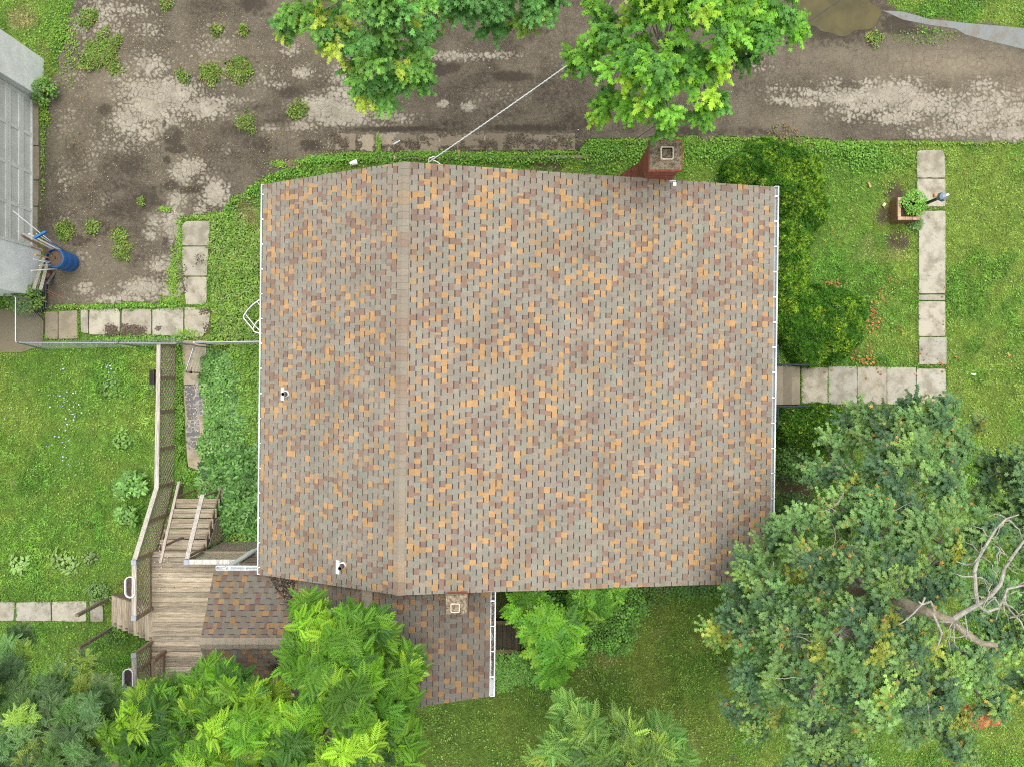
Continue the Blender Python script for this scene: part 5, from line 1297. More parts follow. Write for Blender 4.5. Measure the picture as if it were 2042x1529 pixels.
# driveway weed tufts, each its own plant
TUFT = [(213, 108, 34, 5, "largest patch of weeds growing on the driveway"), (182, 122, 18, 3, "leafy weed tuft at the lower left edge of the largest patch"), (365, 153, 13, 2, "small round weed tuft, first of three in a row"), (422, 148, 20, 3, "wide weed tuft in the middle of the row of three"), (478, 142, 24, 3, "tall weed tuft at the right end of the row"),
        (594, 221, 16, 3, "lone weed tuft halfway between driveway cracks and maple"), (493, 246, 18, 2, "yellowing weed tuft above the roof corner"), (432, 62, 11, 2, "small weed beside the dark spot near the top"), (488, 60, 10, 2, "small weed near the top under the maple"), (333, 10, 10, 2, "tiny weed at the very top of the driveway"),
        (130, 463, 15, 3, "weed tuft nearest the blue barrel"), (186, 453, 11, 2, "compact round weed right of the barrel tuft"), (245, 500, 16, 3, "straggling weed in the middle of the lower driveway"), (283, 404, 7, 2, "tiny bright weed in the centre of the driveway"), (180, 35, 16, 3, "grassy tuft by the upper left grass edge"),
        (1740, 78, 12, 2, "weed at the lower rim of the puddle"), (1500, 30, 16, 3, "weeds between maple and puddle"), (240, 470, 14, 2, "thin weed just above the straggling one")]
for (px, py, r, dens, lab) in TUFT:
    R = r * CH / F; n = int(46 * dens * (r / 14) ** 1.5); a = rng.random(n) * 6.28; q = rng.random(n) ** .62 * R * (.35 + 1.25 * vnoise(np.cos(a) * 2, np.sin(a) * 2, 1.6, px % 7))
    P = np.stack([gx(px) + q * np.cos(a), gy(py) + q * np.sin(a), rng.uniform(.02, .08, n)], 1)
    cols = pal([(.13, .25, .035), (.19, .30, .05), (.25, .25, .08)], n, .3)
    v1 = rosettes(P, np.array([[0, 0, 1.]]) + rng.normal(0, .4, (n, 3)), SLIM if px % 2 else OVAL, 4, .075, cols, droop=(-45, 10))
    a = rng.random(n) * 6.28; D = np.stack([np.cos(a) * .7, np.sin(a) * .7, rng.uniform(.4, 1.2, n)], 1)
    V_, F_, C_v = merge([v1]); o = nmesh("weed_tuft", V_ - np.array([gx(px), gy(py), 0]), F_, C_v, M['leaf']); o.location = (gx(px), gy(py), 0)
    setp(o, lab, "weed", "weed tufts growing through the driveway")

# bed of ground cover between path and house
def bed_leaves(n, poly, zlo, zhi, tmpl, k, size, cols, name, label, droop=(-20, 30), zn=1.2):
    P2 = np.array(pp(poly)); x = rng.uniform(P2[:, 0].min(), P2[:, 0].max(), n); y = rng.uniform(P2[:, 1].min(), P2[:, 1].max(), n)
    kx = inpoly(x + (vnoise(x, y, 4, 3) - .5) * .35, y + (vnoise(x, y, 4, 5) - .5) * .35, pp(poly)); x, y = x[kx], y[kx]; n = len(x)
    hh = zlo + (zhi - zlo) * ssm(.3, .7, fbm(x, y, zn, 17, 3)) ; z = hh * rng.uniform(.55, 1.0, n)
    v = rosettes(np.stack([x, y, z], 1), np.array([[0, 0, 1.]]) + rng.normal(0, .25, (n, 3)), tmpl, k, size, pal(cols, n, .16), droop=droop)
    o = nmesh(name, *v, M['waxy']); return setp(o, label, kind="stuff")
bed_leaves(2300, [(414, 700), (470, 700), (490, 760), (500, 880), (480, 960), (412, 960), (406, 830), (404, 740)], .12, .40, ROUND, 6, .075, [(.12, .28, .045), (.20, .37, .09), (.065, .16, .03), (.10, .23, .035)], "ground_cover", "blue green small leaved ground cover beside the path")
bed_leaves(1700, [(405, 930), (460, 900), (560, 880), (560, 1105), (440, 1100), (412, 1040)], .2, .65, OVAL, 6, .165, [(.075, .19, .03), (.12, .27, .05), (.05, .13, .02), (.17, .33, .09)], "leafy_undergrowth", "broad leaved bright green undergrowth beside the back stairs")
bed_leaves(2400, [(470, 690), (560, 690), (560, 900), (500, 900), (485, 780)], .1, .35, SLIM, 5, .13, [(.14, .28, .035), (.19, .33, .05)], "long_grass", "long arching grass under the left eave", droop=(-60, 20))
bed_leaves(2200, [(424, 430), (470, 430), (560, 500), (560, 690), (440, 690), (420, 560)], .08, .28, SLIM, 4, .12, [(.14, .27, .035), (.20, .33, .05), (.24, .33, .08)], "long_grass", "tangled long grass between side path and house", droop=(-70, 20))
bed_leaves(1000, [(340, 690), (362, 690), (366, 930), (385, 950), (340, 965), (338, 850)], .08, .25, OVAL, 5, .07, [(.13, .28, .03), (.19, .34, .05)], "weeds", "strip of weeds between the lattice fence and path")
# right of addition: dark undergrowth
bed_leaves(1700, [(1060, 1160), (1260, 1150), (1290, 1200), (1230, 1300), (1180, 1290), (1130, 1310), (1080, 1340), (1050, 1300), (1040, 1220)], .2, .9, OVAL, 6, .11, [(.09, .22, .025), (.14, .32, .04), (.07, .17, .02)], "leafy_undergrowth", "dark leafy undergrowth below the main roof edge")
bed_leaves(750, [(985, 1290), (1080, 1290), (1090, 1350), (1000, 1370), (985, 1340)], .15, .5, SLIM, 6, .12, [(.12, .28, .04), (.16, .34, .05)], "leafy_undergrowth", "ferny green plants at the lower corner of the gutter")
bed_leaves(420, [(1175, 1150), (1470, 1140), (1470, 1180), (1250, 1200)], .1, .35, ROUND, 5, .07, [(.08, .18, .025)], "weeds", "low weeds along the bottom edge of the main roof")

def plant(name, label, cat, px, py, r, h, n, tmpl, k, size, cols, droop=(-30, 30), group=None, stems=True, z0=0.0, mat='waxy'):
    """a single leafy plant with stems"""
    c = W(px, py, 0); R = r * CH / F; t = thing(name, label, cat, (c.x, c.y, z0), group)
    a = rng.random(n) * 6.28; q = np.sqrt(rng.random(n)) * R
    P = np.stack([c.x + q * np.cos(a), c.y + q * np.sin(a), z0 + h * (1 - .5 * (q / R) ** 2) * rng.uniform(.6, 1, n)], 1)
    U = np.stack([np.cos(a) * q / R * .6, np.sin(a) * q / R * .6, np.ones(n)], 1)
    nmesh("foliage", *rosettes(P, U, tmpl, k, size, pal(cols, n, .15), droop=droop), M[mat], parent=t)
    if stems:
        mb = MB()
        for i in range(min(n, 14)): mb.tube([(c.x, c.y, z0), (c.x + (P[i, 0] - c.x) * .6, c.y + (P[i, 1] - c.y) * .6, z0 + (P[i, 2] - z0) * .7), P[i]], [.010, .007, .004], (.10, .12, .04), M['bark'], 5)
        mb.build("stem", parent=t)
    return t
plant("tall_weed", "tall leafy weed at the lawn side of the lattice fence", "weed", 268, 965, 30, .8, 46, OVAL, 7, .16, [(.16, .33, .06), (.20, .38, .09), (.12, .25, .05)])
plant("tall_weed", "tall leafy weed just below its larger twin by the fence", "weed", 262, 1025, 20, .7, 26, OVAL, 6, .15, [(.16, .33, .06), (.20, .38, .09)])
plant("pokeweed", "single star shaped seedling inside the lattice fence", "weed", 338, 940, 13, .4, 7, OVAL, 7, .16, [(.09, .22, .03)])
plant("dock_weed", "pale dock rosettes low on the left lawn, right patch", "weed", 130, 1120, 28, .16, 13, OVAL, 6, .16, [(.20, .33, .08), (.24, .37, .11)], stems=False, group="dock patches on the left lawn")
plant("dock_weed", "pale dock rosettes low on the left lawn, left patch", "weed", 38, 1125, 20, .16, 8, OVAL, 6, .16, [(.20, .33, .08), (.24, .37, .11)], stems=False, group="dock patches on the left lawn")
plant("dock_weed", "small dock rosette midway between two larger ones and fence", "weed", 182, 1108, 12, .14, 6, OVAL, 7, .14, [(.17, .25, .08)], stems=False, group="dock patches on the left lawn")
plant("dock_weed", "dock rosettes beside the blue flowers near the fence", "weed", 225, 778, 24, .18, 8, OVAL, 6, .15, [(.16, .30, .06), (.2, .33, .08)], stems=False, group="dock patches on the left lawn")
plant("dock_weed", "dock rosettes near the lattice fence below the bend", "weed", 245, 880, 20, .2, 7, OVAL, 6, .15, [(.16, .30, .06), (.2, .33, .08)], stems=False, group="dock patches on the left lawn")
plant("wall_shrub", "leafy shrub at the upper corner of the garage", "shrub", 97, 188, 26, .6, 60, OVAL, 6, .10, [(.10, .22, .03), (.15, .28, .05)])
plant("wall_shrub", "yellow green shrub growing over black pipes at garage corner", "shrub", 62, 595, 36, .8, 120, OVAL, 6, .10, [(.10, .20, .03), (.14, .26, .05), (.20, .28, .06)])
plant("foundation_shrub", "bright spiky shrub by the porch post", "shrub", 482, 1085, 26, .6, 50, SLIM, 7, .11, [(.16, .28, .03), (.2, .3, .05)])
plant("young_plant", "small green plant between downspout and gutter corner", "shrub", 505, 1118, 12, .9, 10, OVAL, 6, .13, [(.10, .22, .04)])
plant("deck_weed", "green weeds under the left deck stairs rail", "weed", 236, 1262, 24, .35, 60, OVAL, 5, .07, [(.09, .2, .03), (.12, .24, .04)])
plant("deck_weed", "green weeds spilling over the yard path by deck", "weed", 200, 1180, 24, .3, 60, OVAL, 5, .08, [(.13, .24, .05), (.16, .26, .07)])
plant("planter_shrub", "bushy green plant filling the brick planter", "plant", 1806, 413, 24, .40, 90, OVAL, 6, .075, [(.14, .36, .04), (.22, .44, .06)], z0=.36)
plant("ornamental_grass", "small blue green grass clump at the planter's corner", "grass clump", 1823, 447, 8, .2, 24, SLIM, 7, .12, [(.14, .27, .07)], droop=(-60, 10), stems=False)
plant("weed_clump", "reddish dry weeds at the far end of the round yew", "weed", 1560, 288, 40, .18, 90, OVAL, 5, .06, [(.22, .14, .07), (.25, .18, .08), (.14, .2, .05)], stems=False)

# hedges -----------------------------------------------------------
SPRIG_V = []; SPRIG_F = []
for k in range(6):
    a = k * 2.4; el = .25 + .18 * k; i = len(SPRIG_V)
    dx, dy, dz = math.cos(a) * math.cos(el), math.sin(a) * math.cos(el), math.sin(el)
    SPRIG_V += [(-.12 * math.sin(a), .12 * math.cos(a), 0), (.12 * math.sin(a), -.12 * math.cos(a), 0), (dx, dy, dz)]; SPRIG_F.append((i, i + 1, i + 2))
SPRIG = (np.array(SPRIG_V), np.array(SPRIG_F))
def hedge(name, label, balls, n, size=.055, tips=.26, dk=1.0):
    """balls: (px,py,rpx,height) at ground scale"""
    c0 = W(balls[0][0], balls[0][1]); t = thing(name, label, "shrub", (c0.x, c0.y, 0), "clipped yews along the front wall")
    Bs = [(gx(a), gy(b), r * CH / F, h) for a, b, r, h in balls]; ws = np.array([b[2] ** 2 for b in Bs]); ws /= ws.sum()
    i = rng.choice(len(Bs), n, p=ws); B = np.array(Bs)[i]
    d = unit(rng.normal(size=(n, 3))); d[:, 2] = np.abs(d[:, 2]); 
    lump = 1 + .20 * (fbm(d[:, 0] * 3 + B[:, 0], d[:, 1] * 3 + B[:, 1], 1.3, 8) - .5) * 2
    rr = lump * rng.uniform(.90, 1.03, n) * .94
    P = np.stack([B[:, 0] + d[:, 0] * B[:, 2] * rr, B[:, 1] + d[:, 1] * B[:, 2] * rr, d[:, 2] ** .7 * B[:, 3] * rr], 1)
    keep = np.ones(n, bool)
    for j, b in enumerate(Bs):
        q = ((P[:, 0] - b[0]) / b[2]) ** 2 + ((P[:, 1] - b[1]) / b[2]) ** 2 + (np.maximum(P[:, 2], 0) / b[3]) ** 2 * .9
        keep &= ~((q < .62) & (i != j))
    keep &= ~((P[:, 0] < 6.12))
    P, d = P[keep], d[keep]; n = len(P)
    U = unit(d + np.array([0, 0, .5]) + rng.normal(0, .35, (n, 3)))
    cl = pal([(.072 * dk, .205 * dk, .014 * dk), (.105 * dk, .27 * dk, .018 * dk), (.04 * dk, .12 * dk, .010 * dk)], n, .2)
    yl = (rng.random(n) < tips * 1.5 * ssm(.25, .8, d[:, 2])) & (fbm(P[:, 0], P[:, 1], 3, 77) > .45); cl[yl] = pal([(.40, .52, .05), (.27, .44, .035)], yl.sum(), .2)  # yellow-green tips only on upward sprigs: shading contrast painted into the colour
    X = unit(np.cross(U, rng.normal(size=(n, 3))))
    v = scatter(SPRIG[0], SPRIG[1], P, X, U, size * rng.uniform(.7, 1.5, n), cl)
    nmesh("foliage", *v, M['leaf'], parent=t)
    core = []; 
    for (x, y, r, h) in Bs:
        a = np.linspace(0, 2 * PI, 25)[:-1]; e = np.linspace(0, PI / 2, 8); A_, E_ = np.meshgrid(a, e)
        lp = .86
        V_ = np.stack([np.maximum(x + np.cos(A_) * np.cos(E_) * r * lp, 6.13), y + np.sin(A_) * np.cos(E_) * r * lp, np.sin(E_) ** .7 * h * lp], -1).reshape(-1, 3)
        ii = np.array([(k * 24 + j, k * 24 + (j + 1) % 24, (k + 1) * 24 + (j + 1) % 24, (k + 1) * 24 + j) for k in range(7) for j in range(24)])
        core.append((V_, ii, np.tile(np.array([.030, .060, .010]), (len(V_), 1))))
    nmesh("branches", *merge(core), M['bark'], parent=t)
    return t
hedge("yew_bush", "round yew bush at the far corner beside the tall chimney", [(1560, 372, 74, 1.35), (1510, 330, 46, 1.1), (1470, 350, 40, 1.0), (1590, 420, 50, 1.2)], 34000)
hedge("yew_hedge", "narrow yew hedge strip hugging the front gutter", [(1562, 480, 44, 1.15), (1560, 520, 42, 1.1), (1560, 560, 42, 1.1), (1565, 600, 42, 1.1)], 24000)
hedge("yew_bush", "large round yew bush just above the front steps", [(1638, 645, 78, 1.25), (1580, 640, 60, 1.2), (1600, 690, 42, 1.0)], 34000)
hedge("yew_bush", "dark yew bush below the front steps", [(1610, 862, 58, 1.2), (1650, 850, 44, 1.1), (1570, 850, 40, 1.1)], 17000, tips=.12, dk=.8)
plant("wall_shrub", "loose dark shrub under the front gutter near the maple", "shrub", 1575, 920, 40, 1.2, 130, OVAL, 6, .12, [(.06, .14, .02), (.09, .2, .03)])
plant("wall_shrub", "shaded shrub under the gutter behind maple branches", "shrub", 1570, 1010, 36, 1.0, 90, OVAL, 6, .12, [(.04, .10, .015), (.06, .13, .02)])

# ================================================================== TREES
def shoots(Pc, outw, ns, m, length, tmpl, size, col, droop=(5, 50), tips=None, tipbr=.35):
    """leaves strung along short twigs that leave a clump centre, pointing outwards"""
    a = rng.random(ns) * 6.28; el = rng.uniform(-.30, .95, ns)
    Dr = np.stack([np.cos(a) * np.cos(el), np.sin(a) * np.cos(el), np.sin(el)], 1) + outw[None] * .55; Dr = unit(Dr)
    L = length * rng.uniform(.45, 1.25, ns)
    tt = np.tile(np.linspace(.12, 1, m)[None], (ns, 1)) + rng.normal(0, .04, (ns, m))
    P = Pc[None, None] + Dr[:, None] * (L[:, None] * tt)[..., None]; P[..., 2] -= (tt ** 2) * L[:, None] * .45
    sgn = np.where(np.arange(m) % 2 == 0, 1, -1)[None] * rng.uniform(.35, 1.25, (ns, m)); sgn[:, -1] *= .15
    ang = np.arctan2(Dr[:, 1], Dr[:, 0])[:, None] + sgn
    dp = -np.radians(rng.uniform(droop[0], droop[1], (ns, m)))
    D = np.stack([np.cos(ang) * np.cos(dp), np.sin(ang) * np.cos(dp), np.sin(dp)], -1)
    Nn = np.stack([-np.cos(ang) * np.sin(dp), -np.sin(ang) * np.sin(dp), np.cos(dp)], -1) + rng.normal(0, .28, (ns, m, 3))
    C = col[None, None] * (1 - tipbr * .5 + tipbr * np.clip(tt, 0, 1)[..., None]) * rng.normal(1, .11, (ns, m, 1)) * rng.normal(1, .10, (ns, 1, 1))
    if tips is not None:
        mk = rng.random((ns, m)) < tips[1]; C[mk] = np.array(tips[0])[None] * rng.normal(1, .15, (mk.sum(), 1))
    S = size * rng.uniform(.7, 1.2, (ns, m))
    return P.reshape(-1, 3), D.reshape(-1, 3), Nn.reshape(-1, 3), S.ravel(), np.clip(C.reshape(-1, 3), .004, .85)
def tree(name, label, base, lobes, kind, cols, clump_cols=None, trunk_r=.22, per=1.0, leaf=.12, k=7, group=None, bark=(.20, .17, .13), squash=.62, clr=.34, fork=2.4, droop=(0, 38), barevis=0, tips=None, spread=1.0, tipdens=1.0):
    """lobes: (px, py, radius px, z). The crown is a union of lobes made of leaf clumps on twigs."""
    bx = Vector((base[0], base[1], 0)); t = thing(name, label, "tree", bx, group)
    tm = MB(); parts = []
    zf = fork; fk = bx + Vector((0, 0, zf))
    cen = sum((W(a, b, z) for a, b, r, z in lobes), Vector()) / len(lobes)
    up = fk.lerp(Vector((cen.x, cen.y, cen.z)), .45)
    tm.tube([bx + Vector((0, 0, -.1)), bx + Vector((0, 0, .3)), fk, up], [trunk_r * 1.35, trunk_r, trunk_r * .85, trunk_r * .55], bark, M['bark'], 12)
    for li, (px, py, rp, z) in enumerate(lobes):
        c = W(px, py, z); R = rp * (CH - z) / F
        if kind.startswith('pinn'): R = max(R - leaf * .42, R * .35)
        if kind == 'maple': R = max(R - leaf * .6, R * .5)
        m1 = up.lerp(c, .5) + Vector((random.uniform(-.3, .3), random.uniform(-.3, .3), -.25 + random.uniform(0, .3)))
        low = c - Vector((0, 0, R * .35)); r0 = min(trunk_r * .34, .03 + .045 * R)
        tm.tube([up, m1, low], [r0, r0 * .7, r0 * .4], bark, M['bark'], 7)
        area = R * R; nc = max(3, int(7.5 * per * area / (clr / .34) ** 2 + 2))
        d = unit(rng.normal(size=(nc, 3))); d[:, 2] = np.abs(d[:, 2]) * .9 + rng.uniform(-.25, .25, nc)
        rr = rng.uniform(.12, 1.0, nc) ** .55
        if nc > 3:
            a = rng.random(nc); 
        Pc = np.array(c)[None] + d * rr[:, None] * R * np.array([.86, .86, squash])
        lobc = rng.normal(1, .10)
        for ci in range(nc):
            pc = Vector(Pc[ci]); 
            tm.tube([low, low.lerp(pc, .55) + Vector((0, 0, -.08)), pc - Vector((0, 0, .08))], [r0 * .4, r0 * .25 + .004, .007], bark, M['bark'], 5)
            if kind == 'maple':
                base_c = clump_cols(Pc[ci], d[ci])
                og = base_c[0] > 1.8 * base_c[1]
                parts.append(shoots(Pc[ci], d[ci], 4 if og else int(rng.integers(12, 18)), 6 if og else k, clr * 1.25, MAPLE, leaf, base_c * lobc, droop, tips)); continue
            nt = max(4, int(rng.uniform(9, 15) * tipdens)); rc = clr * rng.uniform(.7, 1.15) * spread
            dd = unit(rng.normal(size=(nt, 3))); dd[:, 2] = np.abs(dd[:, 2]) - .25
            rad = rng.uniform(.25, 1, nt) ** .6
            Pt = Pc[ci][None] + dd * rad[:, None] * rc * np.array([1, 1, .6])
            outw = d[ci] * .45
            U = dd * .35 + outw[None] + np.array([0, 0, 1.0])
            base_c = pal(cols, 1, .10)[0] if clump_cols is None else clump_cols(Pc[ci], d[ci])
            C = base_c[None] * lobc * rng.normal(1, .10, (nt, 1)) * (1 + rng.normal(0, .03, (nt, 3)))
            hi = dd[:, 2] * rad
            if tips is not None:
                mk = (rng.random(nt) < tips[1]) & (rad > .6); C[mk] = np.array(tips[0])[None] * rng.normal(1, .12, (mk.sum(), 1))
            parts.append((Pt, U, np.clip(C, .004, .8)))
            if ci % 2 == 0:
                for q in range(min(3, nt)): tm.tube([pc - Vector((0, 0, .08)), Vector(Pt[q])], [.007, .003], bark, M['bark'], 4)
    tm.build("trunk", parent=t)
    if kind == 'maple':
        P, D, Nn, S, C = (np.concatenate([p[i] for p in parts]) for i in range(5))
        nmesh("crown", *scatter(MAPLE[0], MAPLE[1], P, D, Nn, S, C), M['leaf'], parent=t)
        return t
    P = np.concatenate([p[0] for p in parts]); U = np.concatenate([p[1] for p in parts]); C = np.concatenate([p[2] for p in parts])
    tmpl = dict(maple=MAPLE, pinn=PINN, pinns=PINN_S, oval=OVAL, pinnb=PINN_B)[kind]
    nmesh("crown", *rosettes(P, U, tmpl, k, leaf, C, droop=droop, off=.02), M['leaf'], parent=t)
    return t
# --- maples at the top
def cc_top(p, d):
    r = rng.random()
    if r < .16: return np.array((.30, .48, .035)) * rng.normal(1, .1)
    if r < .62: return np.array((.165, .38, .032)) * rng.normal(1, .1)
    return np.array((.085, .23, .03)) * rng.normal(1, .12)
tree("maple_tree", "bright green maple hanging over driveway beside tall chimney", (3.9, 13.6),
     [(1200, 55, 55, 7.6), (1185, 125, 38, 7.2), (1250, 130, 75, 7.9), (1330, 90, 90, 8.6), (1330, 170, 75, 8.0), (1405, 150, 62, 7.7), (1325, 222, 26, 7.3), (1329, 244, 11, 7.1), (1215, 210, 24, 6.6), (1200, 222, 12, 6.4), (1420, 215, 28, 7.2), (1395, 226, 20, 7.1), (1260, 208, 28, 7.2),
      (1470, 110, 40, 7.2), (1500, 60, 60, 7.9), (1560, 55, 40, 7.3), (1590, 50, 18, 7.0), (1430, 30, 80, 8.6), (1540, 10, 60, 8.0), (1290, 5, 80, 8.4), (1150, 115, 14, 6.8), (1375, -90, 170, 9.2), (1560, -90, 90, 8.4)],
     'maple', None, cc_top, leaf=.076, per=1.9, k=9, group="maples over the driveway", bark=(.22, .20, .16), clr=.26, spread=.9)
tree("maple_tree", "yellow tipped maple hanging over the driveway, left one", (-2.4, 13.4),
     [(640, 25, 50, 7.6), (600, 15, 36, 7.2), (568, 45, 13, 6.8), (572, 62, 8, 6.7), (665, 60, 30, 7.2), (730, 40, 70, 8.2), (800, 60, 58, 8.0), (760, 115, 50, 7.6), (815, 120, 45, 7.4), (715, 130, 26, 7.0), (730, 165, 24, 7.0), (722, 180, 12, 6.9), (775, 175, 20, 6.9), (820, 165, 26, 7.0), (835, 150, 20, 7.0), (845, 100, 20, 6.9), (765, 195, 9, 6.7), (790, -40, 90, 8.6), (640, -70, 80, 8.2), (700, 90, 36, 7.4)],
     'maple', None, lambda p, d: (np.array((.38, .48, .06)) if (rng.random() < (.45 if p[0] < -2.9 else .07)) else np.array((.15, .33, .05)) if rng.random() < .5 else np.array((.10, .26, .05))) * rng.normal(1, .1), leaf=.074, per=1.9, k=9, group="maples over the driveway", clr=.26, spread=.9)
tree("maple_tree", "dark green maple tips at the top edge between two larger ones", (-.3, 13.0),
     [(870, 30, 40, 6.6), (840, 50, 18, 6.2), (920, 10, 46, 6.8), (975, 55, 20, 6.0), (1000, 15, 50, 6.6), (1060, 20, 48, 6.4), (1040, 50, 18, 6.0), (1110, 12, 24, 6.1), (1090, -20, 50, 6.6), (960, -60, 110, 7.2)],
     'maple', None, lambda p, d: (np.array((.27, .44, .07)) if rng.random() < .25 else np.array((.105, .27, .06))) * rng.normal(1, .12), leaf=.076, per=1.8, k=9, group="maples over the driveway", clr=.25, trunk_r=.16, spread=.9)
# --- big maple at lower right
ORG = (.44, .16, .045)
def cc_big(p, d):
    r = rng.random(); px = p[0] * F / (CH - p[2]) + 1021; py = 764.5 - p[1] * F / (CH - p[2])
    for (a, b, q) in ((1690, 1105, 30), (1670, 1120, 22), (1790, 1110, 18), (1840, 940, 20), (1580, 985, 16), (1700, 1190, 22), (1690, 1345, 20), (1660, 1195, 14), (1705, 1225, 14), (1810, 1160, 10), (1490, 1040, 8)):
        if abs(px - a) < q and abs(py - b) < q and rng.random() < .13: return np.array(ORG) * rng.normal(1, .1)
    if r < .04: return np.array((.26, .30, .045)) * rng.normal(1, .1)
    if r < .12: return np.array((.20, .32, .07)) * rng.normal(1, .1)
    if r < .45: return np.array((.165, .285, .08)) * rng.normal(1, .1)
    if r < .72: return np.array((.112, .22, .065)) * rng.normal(1, .1)
    return np.array((.07, .145, .06)) * rng.normal(1, .1)
big = tree("maple_tree", "huge blue green maple with orange sprays covering the front corner", (11.0, -6.2),
     [(1700, 850, 55, 5.2), (1760, 870, 60, 5.6), (1840, 850, 60, 5.8), (1815, 820, 30, 5.0), (1888, 808, 16, 4.6), (1900, 880, 45, 5.6), (1945, 850, 16, 4.8), (1800, 930, 70, 6.6), (1655, 890, 30, 5.2), (1640, 940, 42, 5.8), (1700, 960, 50, 6.2), (1880, 960, 60, 6.4), (1950, 970, 30, 5.4), (1660, 1010, 60, 6.8), (1590, 1060, 55, 6.6),
      (1540, 1060, 25, 6.2), (1525, 1100, 28, 6.2), (1495, 1120, 20, 6.0), (1480, 1155, 25, 6.0), (1520, 1150, 35, 6.2), (1745, 1050, 80, 7.4), (1850, 1060, 80, 7.4), (1950, 1050, 60, 6.6), (1640, 1130, 80, 7.4), (1740, 1160, 90, 8.0), (1860, 1150, 80, 7.6), (1540, 1190, 60, 6.8), (1470, 1220, 45, 6.0), (1435, 1255, 30, 5.4), (1500, 1260, 55, 6.4),
      (1590, 1270, 75, 7.2), (1690, 1270, 85, 7.8), (1800, 1260, 80, 7.6), (1500, 1330, 45, 6.0), (1560, 1350, 55, 6.4), (1640, 1370, 70, 7.0), (1740, 1370, 80, 7.4), (1840, 1360, 80, 7.2), (1920, 1320, 70, 6.8), (1990, 1280, 60, 6.4), (1480, 1375, 25, 5.2), (1510, 1400, 30, 5.4), (1470, 1425, 24, 5.0), (1500, 1455, 28, 5.0), (1560, 1420, 30, 5.4),
      (1620, 1450, 55, 6.0), (1600, 1500, 40, 5.4), (1680, 1500, 55, 5.8), (1720, 1440, 45, 6.2), (1820, 1440, 50, 6.2), (1880, 1430, 50, 6.0), (1900, 1480, 40, 5.4), (1930, 1500, 22, 5.0), (1960, 1390, 50, 6.0), (2020, 1370, 40, 5.8), (1960, 1180, 60, 7.0), (1660, 1540, 60, 5.4), (1815, 1470, 26, 5.4)],
     'maple', None, cc_big, trunk_r=.34, leaf=.070, per=2.3, k=9, bark=(.26, .24, .20), clr=.27, tips=((.42, .24, .04), .02))
tree("maple_tree", "smaller maple at the right edge beside the dead limb", (16.6, -4.6),
     [(1995, 945, 40, 5.8), (2030, 990, 50, 6.2), (1990, 1010, 36, 5.8), (2040, 920, 35, 5.6), (2080, 960, 80, 6.6), (2060, 1080, 60, 6.4), (2100, 1200, 90, 6.8), (2040, 1210, 50, 6.2), (2090, 1330, 60, 6.2), (1965, 930, 16, 5.2)],
     'maple', None, lambda p, d: np.array(((.16, .27, .08), (.12, .22, .075), (.075, .155, .06))[rng.integers(3)]) * rng.normal(1, .1), leaf=.070, per=1.7, k=9, bark=(.26, .24, .20), clr=.27, trunk_r=.2, spread=.9)
# orange spray over the lawn
n = 70; P = np.array([list(W(a, b, 5.2)) for a, b in zip(rng.choice([1925, 1945, 1935, 1970, 1990, 1975, 1995], n) + rng.normal(0, 7, n), rng.choice([1425, 1430, 1422, 1418, 1430, 1440], n) + rng.normal(0, 7, n))])
v = rosettes(P, np.array([[0, 0, 1.]]) + rng.normal(0, .4, (n, 3)), MAPLE, 3, .085, pal([(.50, .20, .09), (.42, .15, .06)], n, .15))
o = nmesh("dry_leaf_spray", *v, M['leaf'], parent=big); o["label"] = "orange dry leaves at the tip of a lower branch"
mb = MB(); mb.tube([W(1900, 1420, 5.6), W(1930, 1428, 5.2), W(1985, 1430, 5.15)], [.02, .012, .006], (.26, .22, .18), M['bark'], 6); mb.build("branch", parent=big)
# dead limb standing above the crown
dm = MB(); DL = (.33, .315, .265)
def limb(pts, r0, r1, col=DL, n=8):
    k = len(pts); P = [W(a, b, z) + Vector((random.uniform(-.02, .02), random.uniform(-.02, .02), 0)) for a, b, z in pts]
    dm.tube(P, [r0 + (r1 - r0) * i / (k - 1) for i in range(k)], col, M['bark'], n)
brk = (.24, .21, .15)
limb([(1700, 1180, 6.6), (1770, 1188, 7.8), (1815, 1205, 8.5), (1850, 1222, 8.9), (1895, 1235, 9.1), (1925, 1262, 9.2), (1955, 1280, 9.2), (1986, 1285, 9.2)], .12, .045, brk, 12)
limb([(1897, 1236, 9.1), (1920, 1222, 9.2), (1948, 1203, 9.3), (1945, 1175, 9.4), (1943, 1140, 9.5), (1952, 1110, 9.5), (1968, 1085, 9.6), (1985, 1055, 9.6), (2005, 1035, 9.6), (2030, 1024, 9.6)], .052, .010)
limb([(1950, 1203, 9.3), (1975, 1190, 9.4), (1995, 1165, 9.5), (2003, 1135, 9.5), (2015, 1110, 9.6), (2042, 1080, 9.6), (2070, 1060, 9.6)], .042, .015)
limb([(1950, 1208, 9.3), (1965, 1218, 9.4), (1990, 1212, 9.4), (2005, 1190, 9.5), (2010, 1172, 9.5), (2042, 1165, 9.5), (2080, 1150, 9.5)], .03, .015)
limb([(2000, 1192, 9.4), (2012, 1215, 9.4), (2035, 1238, 9.4), (2044, 1262, 9.4), (2040, 1280, 9.4)], .02, .008)
limb([(1870, 1230, 8.9), (1862, 1210, 9.0), (1855, 1200, 9.1), (1838, 1203, 9.2), (1830, 1198, 9.2)], .03, .012)
limb([(1862, 1225, 9.0), (1876, 1262, 9.1), (1870, 1280, 9.1), (1865, 1298, 9.1)], .025, .008)
limb([(1845, 1190, 9.2), (1838, 1205, 9.2), (1822, 1222, 9.2), (1805, 1240, 9.2), (1790, 1244, 9.2)], .018, .008)
